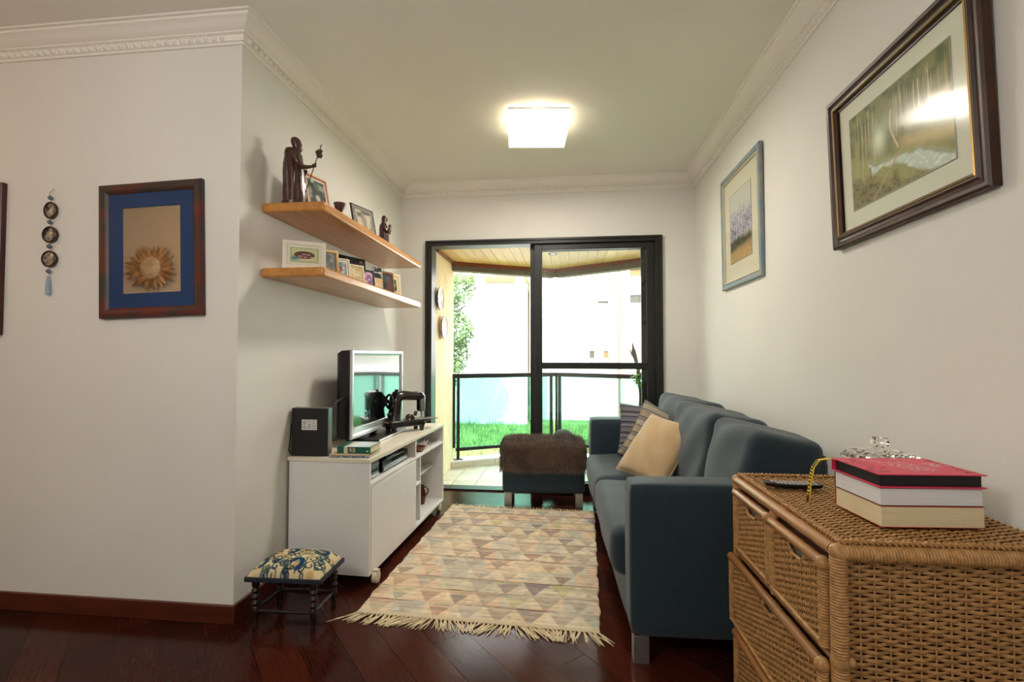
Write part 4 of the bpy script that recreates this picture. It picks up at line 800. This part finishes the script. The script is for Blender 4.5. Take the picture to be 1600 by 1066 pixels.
for i in range(56):
    x = -rw/2+.008+i*(rw-.016)/55
    for k in range(3): strand(g, x+rnd.uniform(-.004, .004), rlen/2+.055, rnd.uniform(-.02, .02), rnd.uniform(.045, .055), .0022, rnd)
g.v = [(x, y, z) for x, y, z in g.v]; o = g.build('far_fringe', m_fr, rug); o['kind'] = 'stuff'

# ------------------------------------------------------------------ ottoman and fur throw
m_leg = m_steel
ot = thing('ottoman', 'square blue-grey upholstered ottoman on metal legs in front of the balcony door', 'ottoman', (-.178, 3.795, 0), math.radians(2)); weld(rbox(.615, .340, .345, .020, 10, (.003, .003, .004), c=(0, 0, .2725)).build('body', m_sofa, ot))
def lleg(par, x, y, sx, sy, h=.1):
    g = G().box(min(x, x+sx*.055), max(x, x+sx*.055), min(y, y+sy*.006), max(y, y+sy*.006), 0, h).box(min(x, x+sx*.006), max(x, x+sx*.006), min(y+sy*.006, y+sy*.055), max(y+sy*.006, y+sy*.055), 0, h)
    return g.build('leg', m_leg, par, bevel=.001)
for sx in (-1, 1):
    for sy in (-1, 1): lleg(ot, sx*.292, sy*.155, -sx, -sy)
fu = thing('fur_throw', 'shaggy brown fur throw draped over the ottoman', 'throw', (-.178, 3.795, 0), math.radians(2))
weld(rbox(.645, .390, .215, .045, 14, (.004, .004, .012), .0012, 5, c=(0, 0, .366)).build('hide', mat('brown_hide', (78, 60, 50), .95, var=.3, scale=9, bump=.8, bscale=60), fu))
n = 15000; uu = rng.uniform(-1, 1, (n, 2)); side_ = rng.integers(0, 6, n); P = np.zeros((n, 3)); N = np.zeros((n, 3))
hx, hy = .322, .195
for i in range(n):
    a_, b_ = uu[i]; s_ = side_[i]
    if s_ <= 2: P[i] = (a_*hx*.97, b_*hy*.97, .480-.035*max(abs(a_), abs(b_))**10); N[i] = (a_*.25, b_*.25, .35)
    elif s_ <= 4: P[i] = (a_*hx*.98, -hy+.004, .368+b_*.105); N[i] = (0, -.35, -.9)
    else: P[i] = (-hx+.004, a_*hy*.97, .368+b_*.105); N[i] = (-.35, 0, -.9)
N += rng.normal(0, .28, (n, 3)); N /= np.linalg.norm(N, axis=1)[:, None]; L = rng.uniform(.018, .038, n)[:, None]; sd = np.cross(N, rng.normal(0, 1, (n, 3))); sd /= np.linalg.norm(sd, axis=1)[:, None]
V = np.stack([P-sd*.0012, P+sd*.0012, P+N*L], 1); g = G(); g.v = V.reshape(-1, 3).tolist(); g.f = [(3*i, 3*i+1, 3*i+2) for i in range(n)]
o = g.build('fur_pile', mat('brown_fur', (112, 88, 72), .8, scale=5, col2=(66, 50, 42), sheen=.4), fu, smooth=False); o['kind'] = 'stuff'

# ------------------------------------------------------------------ sofa (local x: depth toward the wall, y: away from the camera)
so = thing('sofa', 'long blue-grey fabric sofa with loose back cushions along the right wall', 'sofa', (.232, 1.83, 0), math.radians(1.55))
def sbx(nm, x0, x1, y0, y1, a, b, r=.02, n=10, puff=(0,0,0), wr=0, seed=0, rot=None):
    o = weld(rbox(x1-x0, y1-y0, b-a, r, n, puff, wr, seed).build(nm, m_sofa, so)); o.location = ((x0+x1)/2, (y0+y1)/2, (a+b)/2)
    if rot: o.rotation_euler = rot
    return o
sbx('base', .0, .70, .14, 1.70, .10, .26, .012)
sbx('armrest', 0, .71, 0, .145, .10, .655, .022, 12, (.003, .003, .003)); sbx('armrest', -.015, .71, 1.67, 1.86, .10, .672, .022, 12, (.003, .003, .003))
sbx('back_frame', .62, .715, .015, 1.85, .10, .775, .03, 12)
sbx('seat_cushion', -.045, .56, .150, .965, .245, .435, .045, 16, (.012, .0, .010), .0012, 2); sbx('seat_cushion', -.045, .56, .970, 1.665, .245, .435, .045, 16, (.012, .0, .010), .0012, 3)
tl = math.radians(10)
for (y0_, y1_, sd_, zt, x0_) in ((.0, .46, 4, .835, .385), (.455, 1.10, 5, .848, .385), (1.09, 1.66, 6, .855, .41)):
    sbx('back_cushion', x0_, x0_+.265, y0_, y1_, .42, zt, .045, 18, (.022, .0, .004), .0022, sd_+7, (0, tl, 0)).location.x += .02
for (x, y, sx, sy) in ((.012, .012, 1, 1), (.012, 1.84, 1, -1), (.695, .012, -1, 1), (.695, 1.84, -1, -1)): lleg(so, x, y, sx, sy)

def pillow(name, lb, loc, rot, w, h, t, m, seed, pull=.02):
    th_ = thing(name, lb, 'cushion', loc); th_.rotation_euler = rot
    n = 34; r = np.random.default_rng(seed); u, v = np.meshgrid(np.linspace(-1, 1, n), np.linspace(-1, 1, n)); g = G()
    pu = 1-.075*(1-v*v)*1; pv = 1-.075*(1-u*u); prof_ = (np.clip(1-u**2, 0, 1)*np.clip(1-v**2, 0, 1))**.42
    wr_ = sum(np.sin(u*r.uniform(2, 9)+v*r.uniform(2, 9)+r.uniform(0, 6)) for _ in range(5))*.0035*prof_
    for s in (-1, 1): g.grid(u*w/2*pu, -s*(t/2*prof_+wr_*.6), v*h/2*pv, flip=(s < 0))
    weld(g.build('cover', m, th_)); e = []
    for k in range(4):
        for q in np.linspace(-1, 1, 14)[:-1]:
            a_, b_ = [(q, -1), (1, q), (-q, 1), (-1, -q)][k]; e.append((a_*w/2*(1-.075*(1-b_*b_)), 0, b_*h/2*(1-.075*(1-a_*a_))))
    G().tube(e, .0035, 6, closed=True).build('seam_piping', m, th_); return th_
m_beige = mat('beige_cotton_velvet', (184, 156, 116), .95, var=.04, scale=8, sheen=.5, bump=.1, bscale=300)
def stripes(name, cols, freq):
    m = mat(name, cols[0][1], .95, bump=.3, bscale=300, spec=.1); n = m.node_tree.nodes; l = m.node_tree.links
    t = n.new('ShaderNodeTexCoord'); s = n.new('ShaderNodeSeparateXYZ'); l.new(t.outputs['Object'], s.inputs[0]); a = n.new('ShaderNodeMath'); a.operation = 'MULTIPLY'; a.inputs[1].default_value = freq; l.new(s.outputs[2], a.inputs[0])
    f = n.new('ShaderNodeMath'); f.operation = 'FRACT'; l.new(a.outputs[0], f.inputs[0]); r = n.new('ShaderNodeValToRGB'); r.color_ramp.interpolation = 'CONSTANT'
    r.color_ramp.elements[0].color = lin(cols[0][1])+[1]; r.color_ramp.elements[1].position = cols[1][0]; r.color_ramp.elements[1].color = lin(cols[1][1])+[1]
    for p, c in cols[2:]: e = r.color_ramp.elements.new(p); e.color = lin(c)+[1]
    l.new(f.outputs[0], r.inputs[0]); l.new(r.outputs[0], n['Principled BSDF'].inputs['Base Color']); return m
R = math.radians
pillow('throw_pillow', 'plain beige pillow, frontmost on the sofa', (.500, 2.785, .606), (R(-38.4), R(3.9), R(-59.5)), .40, .40, .13, m_beige, 1)
pillow('throw_pillow', 'grey and tan striped pillow just behind the beige pillow', (.585, 3.09, .596), (R(-20), R(27), R(-10)), .40, .38, .11, stripes('grey_tan_stripes', [(0, (150, 140, 124)), (.16, (92, 88, 84)), (.20, (166, 158, 142)), (.42, (198, 170, 150)), (.46, (128, 126, 120)), (.70, (70, 68, 66)), (.74, (160, 146, 124))], 9), 2)
pillow('throw_pillow', 'blue-grey striped pillow at the far end of the sofa against the armrest', (.570, 3.38, .606), (R(-14), R(4), R(-4)), .43, .36, .13, stripes('blue_grey_stripes', [(0, (112, 112, 122)), (.2, (74, 74, 86)), (.32, (136, 132, 134)), (.55, (92, 90, 100)), (.7, (58, 58, 70)), (.8, (124, 120, 122))], 14), 3)

# ------------------------------------------------------------------ wicker chest (local x: toward wall, y: away from camera; drawers face -x)
wc = thing('wicker_chest', 'woven wicker chest of drawers in the right foreground', 'chest', (.560, 1.085, 0), R(.5)); CWX, CLY, CZ = .462, .580, .742
def weave(g, w, h, rs, ss, M, a=.0036, r=.0031, hole=None):
    """horizontal strands passing over and under stakes: plane spanned by local (x, z), front -y"""
    nr = int(h/rs); ns = int(round(w/ss)); ss = w/ns
    for i in range(nr):
        z = (i+.5)*rs; xs = np.linspace(0, w, ns*4+1); ph = i % 2
        segs = [[]]
        for x in xs:
            if hole and hole[0] < x < hole[1] and hole[2] < z < hole[3] and not (((x-hole[0] < .02) or (hole[1]-x < .02)) and z-hole[2] < .012): segs.append([]); continue
            segs[-1].append((x, -a*math.cos(PI*x/ss+PI*ph)+random.uniform(-.0005, .0005), z+random.uniform(-.0006, .0006)))
        for sgm in segs:
            if len(sgm) < 2: continue
            k = 5; v = []
            for (x, y, zz) in sgm:
                for j in range(k): th = 2*PI*j/k; v.append(M @ Vector((x, y-r*.55*math.cos(th), zz+r*1.25*math.sin(th))))
            m = len(sgm); g.add(v, [(p*k+q, p*k+(q+1) % k, (p+1)*k+(q+1) % k, (p+1)*k+q) for p in range(m-1) for q in range(k)])
    for s in range(ns+1):
        x = s*ss
        if hole and hole[0] < x < hole[1]: zt = hole[2]
        else: zt = h
        g.tube([M @ Vector((x, 0, 0)), M @ Vector((x, 0, zt))], .0022, 5)
    return g
def panel(nm, w, h, rs, ss, M, par, hole=None, back=True):
    g = weave(G(), w, h, rs, ss, M, hole=hole); o = g.build(nm, m_wick, par); o['kind'] = 'stuff'
    return o
def wrapped(path_a, path_b, r, nm, par, pitch=.0062, m=m_wick):
    a_, b_ = Vector(path_a), Vector(path_b); n = max(4, int((b_-a_).length/pitch)*4); P = [a_.lerp(b_, t/n) for t in range(n+1)]; return G().tube(P, [r*(1+.06*math.sin(t*PI/2+.7)) for t in range(n+1)], 12).build(nm, m, par)
def pole(p, q, r, nm, par):
    P = [Vector(p).lerp(Vector(q), t) for t in np.linspace(0, 1, 15)]; rs_ = [r*(1+.05*math.sin(t*2.3)) for t in range(15)]; return G().tube(P, rs_, 12).build(nm, m_wickp, par)
pr0 = .0155
# side (near) panel faces -y
panel('side_panel', CWX-.03, CZ-.045, .0083, .029, Matrix.Translation((.015, .006, .015)), wc)
# far side
panel('side_panel', CWX-.03, CZ-.045, .0105, .046, Matrix.Translation((CWX-.015, CLY-.006, .015)) @ Matrix.Rotation(PI, 4, 'Z'), wc)
# dark interior so the weave is not see-through
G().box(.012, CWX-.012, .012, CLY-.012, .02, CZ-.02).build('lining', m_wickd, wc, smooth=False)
# top: strands run along x
Mt = Matrix.Translation((.012, .012, CZ-.004)) @ Matrix.Rotation(-PI/2, 4, 'X') @ Matrix.Diagonal((1, 1, 1, 1)); Mt = Matrix.Translation((.012, .014, CZ-.006)) @ Matrix(((1,0,0,0),(0,0,1,0),(0,-1,0,0),(0,0,0,1)))
panel('top_panel', CWX-.024, CLY-.028, .0080, .024, Mt, wc)
def braid(p, q, nm):
    a_, b_ = Vector(p), Vector(q); L = (b_-a_).length; d = (b_-a_)/L; sd = d.cross(Vector((0, 0, 1))); g = G(); n = int(L/.004)
    for k in range(3): g.tube([a_+d*(L*i/n)+sd*.0065*math.sin(i*.75+k*2*PI/3)+Vector((0, 0, .0035*math.sin(i*1.5+k*4*PI/3))) for i in range(n+1)], .0034, 6)
    return g.build(nm, m_wick, wc)
zt = CZ-.001
braid((.002, .008, zt), (CWX, .008, zt), 'braided_edge'); braid((.008, .008, zt), (.008, CLY-.008, zt), 'braided_edge'); braid((.002, CLY-.008, zt), (CWX, CLY-.008, zt), 'braided_edge')
wrapped((0, -.001, CZ-.022), (CWX, -.001, CZ-.022), .0165, 'wrapped_rail', wc)
pole((-.002, .012, CZ-.020), (-.002, CLY-.012, CZ-.020), .0145, 'top_pole', wc)
wrapped((0, 0, .0), (0, 0, CZ-.022), .0165, 'corner_post', wc); wrapped((0, CLY, 0), (0, CLY, CZ-.02), .0145, 'corner_post', wc, .008); wrapped((CWX, 0, 0), (CWX, 0, CZ-.022), .0165, 'corner_post', wc, .010); wrapped((CWX, CLY, 0), (CWX, CLY, CZ-.022), .0165, 'corner_post', wc, .010)
G().ball((0, 0, CZ-.021), .0185, 14).build('wrapped_knot', m_wick, wc); G().ball((0, 0, .497), .0185, 14, (1, 1, 1.3)).ball((.016, -.004, .500), .012, 10).build('wrapped_knot', m_wick, wc)
G().ball((0, CLY, CZ-.020), .018, 12).build('wrapped_knot', m_wick, wc)
wrapped((-.002, .300, .49), (-.002, .300, CZ-.03), .0115, 'centre_post', wc)
pole((-.001, .012, .498), (-.001, CLY-.012, .498), .012, 'middle_rail', wc); pole((-.001, .012, .262), (-.001, CLY-.012, .262), .012, 'middle_rail', wc)
# drawers: front in the (y, z) plane facing -x. local u = CLY - y
def drawer(y0, y1, za, zb, out):
    w = y1-y0; h = zb-za; x = -out
    # front plane: local x axis -> -y (viewer's left is far), so that -y(local front) -> -x
    M = Matrix.Translation((x, y1, za)) @ Matrix(((0,1,0,0),(-1,0,0,0),(0,0,1,0),(0,0,0,1)))
    hw_, hh_ = .038, .030
    root = panel('drawer', w, h-.012, .0076, .0215, M, wc, hole=(w/2-hw_, w/2+hw_, h-.012-hh_, h))
    del root['kind']
    pole((x-.003, y0-.002, zb-.004), (x-.003, y1+.002, zb-.004), .0125, 'drawer_rail', root)
    wrapped((x-.001, y0, za), (x-.001, y0, zb-.006), .0125, 'drawer_post', root); wrapped((x-.001, y1, za), (x-.001, y1, zb-.006), .010, 'drawer_post', root, .009)
    G().ball((x-.003, y0, zb-.005), .0165, 12).build('wrapped_knot', m_wick, root)
    G().tube([(x-.002, y0, za), (x-.002, y1, za)], .006, 8).build('bottom_rim', m_wick, root)
    g = G(); yc = (y0+y1)/2; g.tube([(x, yc-hw_-.002, zb-.014), (x, yc-hw_, zb-.030), (x, yc-hw_*.6, zb-.012-hh_), (x, yc+hw_*.6, zb-.012-hh_), (x, yc+hw_, zb-.030), (x, yc+hw_+.002, zb-.014)], .004, 8); g.build('hand_hole_rim', m_wick, root)
    G().box(x+.012, x+.022, y0+.006, y1-.006, za+.004, zb-.020).build('cloth_lining', m_line, root, smooth=False)
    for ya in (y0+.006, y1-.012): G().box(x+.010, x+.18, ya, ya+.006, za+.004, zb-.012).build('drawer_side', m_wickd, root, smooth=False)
drawer(.030, .284, .512, .690, .012); drawer(.316, CLY-.018, .512, .690, .008)
drawer(.024, CLY-.002, .275, .480, .020); drawer(.022, CLY-.018, .035, .246, .014)

# ------------------------------------------------------------------ things on the chest
TZ = CZ+.0025
b1 = book('book', 'thick book with cream pages and red cover, bottom of the stack on the wicker chest', (.806, 1.268, TZ), R(4.0), .224, .165, .0475, mat('red_paperback_cover', (176, 48, 44), .4), m_page, .0016, .0012, spine='far')
b2 = book('book', 'thick white-paged book with dark cover, middle of the stack on the wicker chest', (.804, 1.268, TZ+.048), R(4.2), .222, .163, .0395, mat('black_green_cover', (52, 56, 44), .4), m_pagew, .0013, .0010, spine='far')
b3 = book('book', 'bright pink hardback with black page edges, topmost on the wicker chest', (.806, 1.270, TZ+.088), R(3.6), .232, .174, .031, mat('bright_pink_cover', (224, 52, 92), .38, var=.04), mat('black_page_edges', (16, 14, 18), .55), .0026, .007, spine='far')
ink = G(); r_ = random.Random(9); zt3 = .0312
def squig(x, y, L, h):
    P = [(x+L*t/(18)+h*.35*math.sin(t*1.9+.7), y+h*.55*math.sin(t*1.35), zt3) for t in range(19)]
    for i in range(18):
        p, q = P[i], P[i+1]; w = .0011; dx, dy = q[0]-p[0], q[1]-p[1]; l_ = math.hypot(dx, dy) or 1; nx_, ny_ = -dy/l_*w, dx/l_*w; ink.add([(p[0]-nx_, p[1]-ny_, zt3), (q[0]-nx_, q[1]-ny_, zt3), (q[0]+nx_, q[1]+ny_, zt3), (p[0]+nx_, p[1]+ny_, zt3)], [(0, 1, 2, 3)])
for (x, y, L, h) in ((-.070, .052, .05, .009), (-.055, .034, .085, .012), (-.045, .012, .09, .015), (-.035, -.008, .075, .012), (-.02, -.026, .07, .014), (-.015, -.044, .06, .012), (.062, .02, .035, .012), (.065, .000, .03, .012)): squig(x, y, L, h)
ink.build('cover_lettering', mat('white_ink', (240, 232, 232), .5), b3, smooth=False)
fl = G()
for i in range(60):
    x, y = r_.choice([r_.uniform(-.115, -.075), r_.uniform(.085, .115), r_.uniform(-.1, -.06)]), r_.uniform(-.07, .07); a_ = r_.uniform(0, 6.28); l_, w = r_.uniform(.004, .010), .0013; c_, s_ = math.cos(a_), math.sin(a_)
    fl.add([(x-c_*l_, y-s_*l_, zt3-.0001), (x+s_*w*2, y-c_*w*2, zt3-.0001), (x+c_*l_, y+s_*l_, zt3-.0001), (x-s_*w*2, y+c_*w*2, zt3-.0001)], [(0, 1, 2, 3)])
fl.build('cover_flowers', mat('dark_rose_ink', (128, 26, 52), .5), b3, smooth=False)
# yellow ribbon bookmark
P = [(-.100, .078, .026), (-.125, .084, .030), (-.148, .090, .024), (-.160, .094, .004), (-.166, .096, -.030), (-.170, .097, -.068), (-.172, .098, -.0865)]; g = G(); v = []
for p in P: v += [(p[0]+.001, p[1]-.006, p[2]), (p[0]-.001, p[1]+.006, p[2])]
g.add(v, [(2*i, 2*i+1, 2*i+3, 2*i+2) for i in range(6)]); rb = g.build('ribbon_bookmark', mat('yellow_ribbon', (226, 190, 40), .5), b3); rb.modifiers.new('t', 'SOLIDIFY').thickness = .0008
g = G()
for i in range(2, 6):
    for k in range(4):
        a_, b_ = Vector(P[i]), Vector(P[i+1]); p = a_.lerp(b_, (k+.4)/4); g.box(p.x-.0022, p.x-.0012, p.y-.0035, p.y+.003, p.z-.0022, p.z+.0022)
g.build('ribbon_print', m_blackm, rb, smooth=False)
# remote
rc = thing('remote_control', 'black remote control with pale buttons on the wicker chest top', 'remote', (.652, 1.500, TZ), R(-6))
v = []; xs = np.linspace(-.078, .078, 13); g = G()
for x in xs:
    lift = .006*(abs(x)/.078)**2; w = .022*(1-.15*(x/.078)**4)
    v += [(x*.94, -w*.8, lift*.8), (x*.94, w*.8, lift*.8), (x, w, .013+lift*.4), (x, -w, .013+lift*.4)]
g.add(v, [(i*4+j, i*4+(j+1) % 4, (i+1)*4+(j+1) % 4, (i+1)*4+j) for i in range(12) for j in range(4)]+[(0, 3, 2, 1), (48, 49, 50, 51)]); g.build('body', m_blackp, rc, bevel=.003)
m_btn = mat('pale_grey_buttons', (180, 178, 176), .5)
for i in range(11):
    for j in range(3): x, y = -.052+i*.0112, (j-1)*.0125; lz = .013+.006*(abs(x)/.078)**2*.4; G().box(x-.0036, x+.0036, y-.0038, y+.0038, lz-.001, lz+.0022).build('button', m_btn if (i*3+j) % 7 else mat('red_button', (150, 40, 40), .5) if i == 0 else m_btn, rc, bevel=.001)
# covered crystal dish
dd_ = thing('crystal_dish', 'lidded cut crystal dish with square knob behind the stack of books', 'dish', (.880, 1.480, TZ+.001)); prd = [(.03, 0), (.05, .01), (.072, .05), (.086, .086), (.082, .086), (.066, .05), (.040, .014), (.004, .010)]
def crystal(prof_, nm, n=20, amp=.05):
    v = []; k = n*2; g = G()
    for r_, z_ in prof_:
        for j in range(k): a_ = PI*j/n; q = 1+(amp if j % 2 else -amp*.6); v.append((r_*q*math.cos(a_), r_*q*math.sin(a_), z_))
    m = len(prof_); g.add(v, [(i*k+j, i*k+(j+1) % k, (i+1)*k+(j+1) % k, (i+1)*k+j) for i in range(m-1) for j in range(k)]+[tuple(range(k))[::-1], tuple(range((m-1)*k, m*k))]); return g.build(nm, m_glass, dd_, smooth=False)
crystal(prd, 'bowl'); lid = crystal([(.088, .088), (.090, .096), (.080, .106), (.058, .114), (.032, .120), (.012, .124), (.010, .127)], 'lid')
G().add([(-.013, -.013, .128), (.013, -.013, .128), (.013, .013, .128), (-.013, .013, .128), (-.016, -.016, .136), (.016, -.016, .136), (.016, .016, .136), (-.016, .016, .136), (-.013, -.013, .152), (.013, -.013, .152), (.013, .013, .152), (-.013, .013, .152)], [(3,2,1,0),(8,9,10,11)]+[(i*4+j, i*4+(j+1)%4, (i+1)*4+(j+1)%4, (i+1)*4+j) for i in range(2) for j in range(4)]).build('knob', m_glass, dd_, smooth=False)

# ------------------------------------------------------------------ shared group phrases for things of one kind
GROUPS = [('framed_photo', 'on the upper shelf', 'framed photos on the upper shelf'), ('framed_photo', 'on the lower shelf', 'framed photos on the lower shelf'), ('framed_photo', '', 'framed photos on the lower shelf'),
          ('picture_panel', '', 'framed photos on the lower shelf'), ('photo_card', '', 'framed photos on the lower shelf'), ('carved_statue', '', 'carved statues on the upper shelf'), ('floating_shelf', '', 'wooden wall shelves'),
          ('framed_painting', '', 'framed watercolours on the right wall'), ('throw_pillow', '', 'pillows on the sofa'), ('decorative_plate', '', 'plates on the balcony wall'), ('media_box', '', 'boxes stacked in the cabinet'),
          ('magazine', '', 'books stacked on the white cabinet'), ('book', 'white cabinet', 'books stacked on the white cabinet'), ('book', 'wicker', 'books stacked on the wicker chest'), ('apartment_building', '', 'white buildings beyond the lawn')]
for o in bpy.data.objects:
    if o.parent is None and 'label' in o:
        for nm, key, gname in GROUPS:
            if o.name.split('.')[0] == nm and key in o['label'] and 'group' not in o: o['group'] = gname
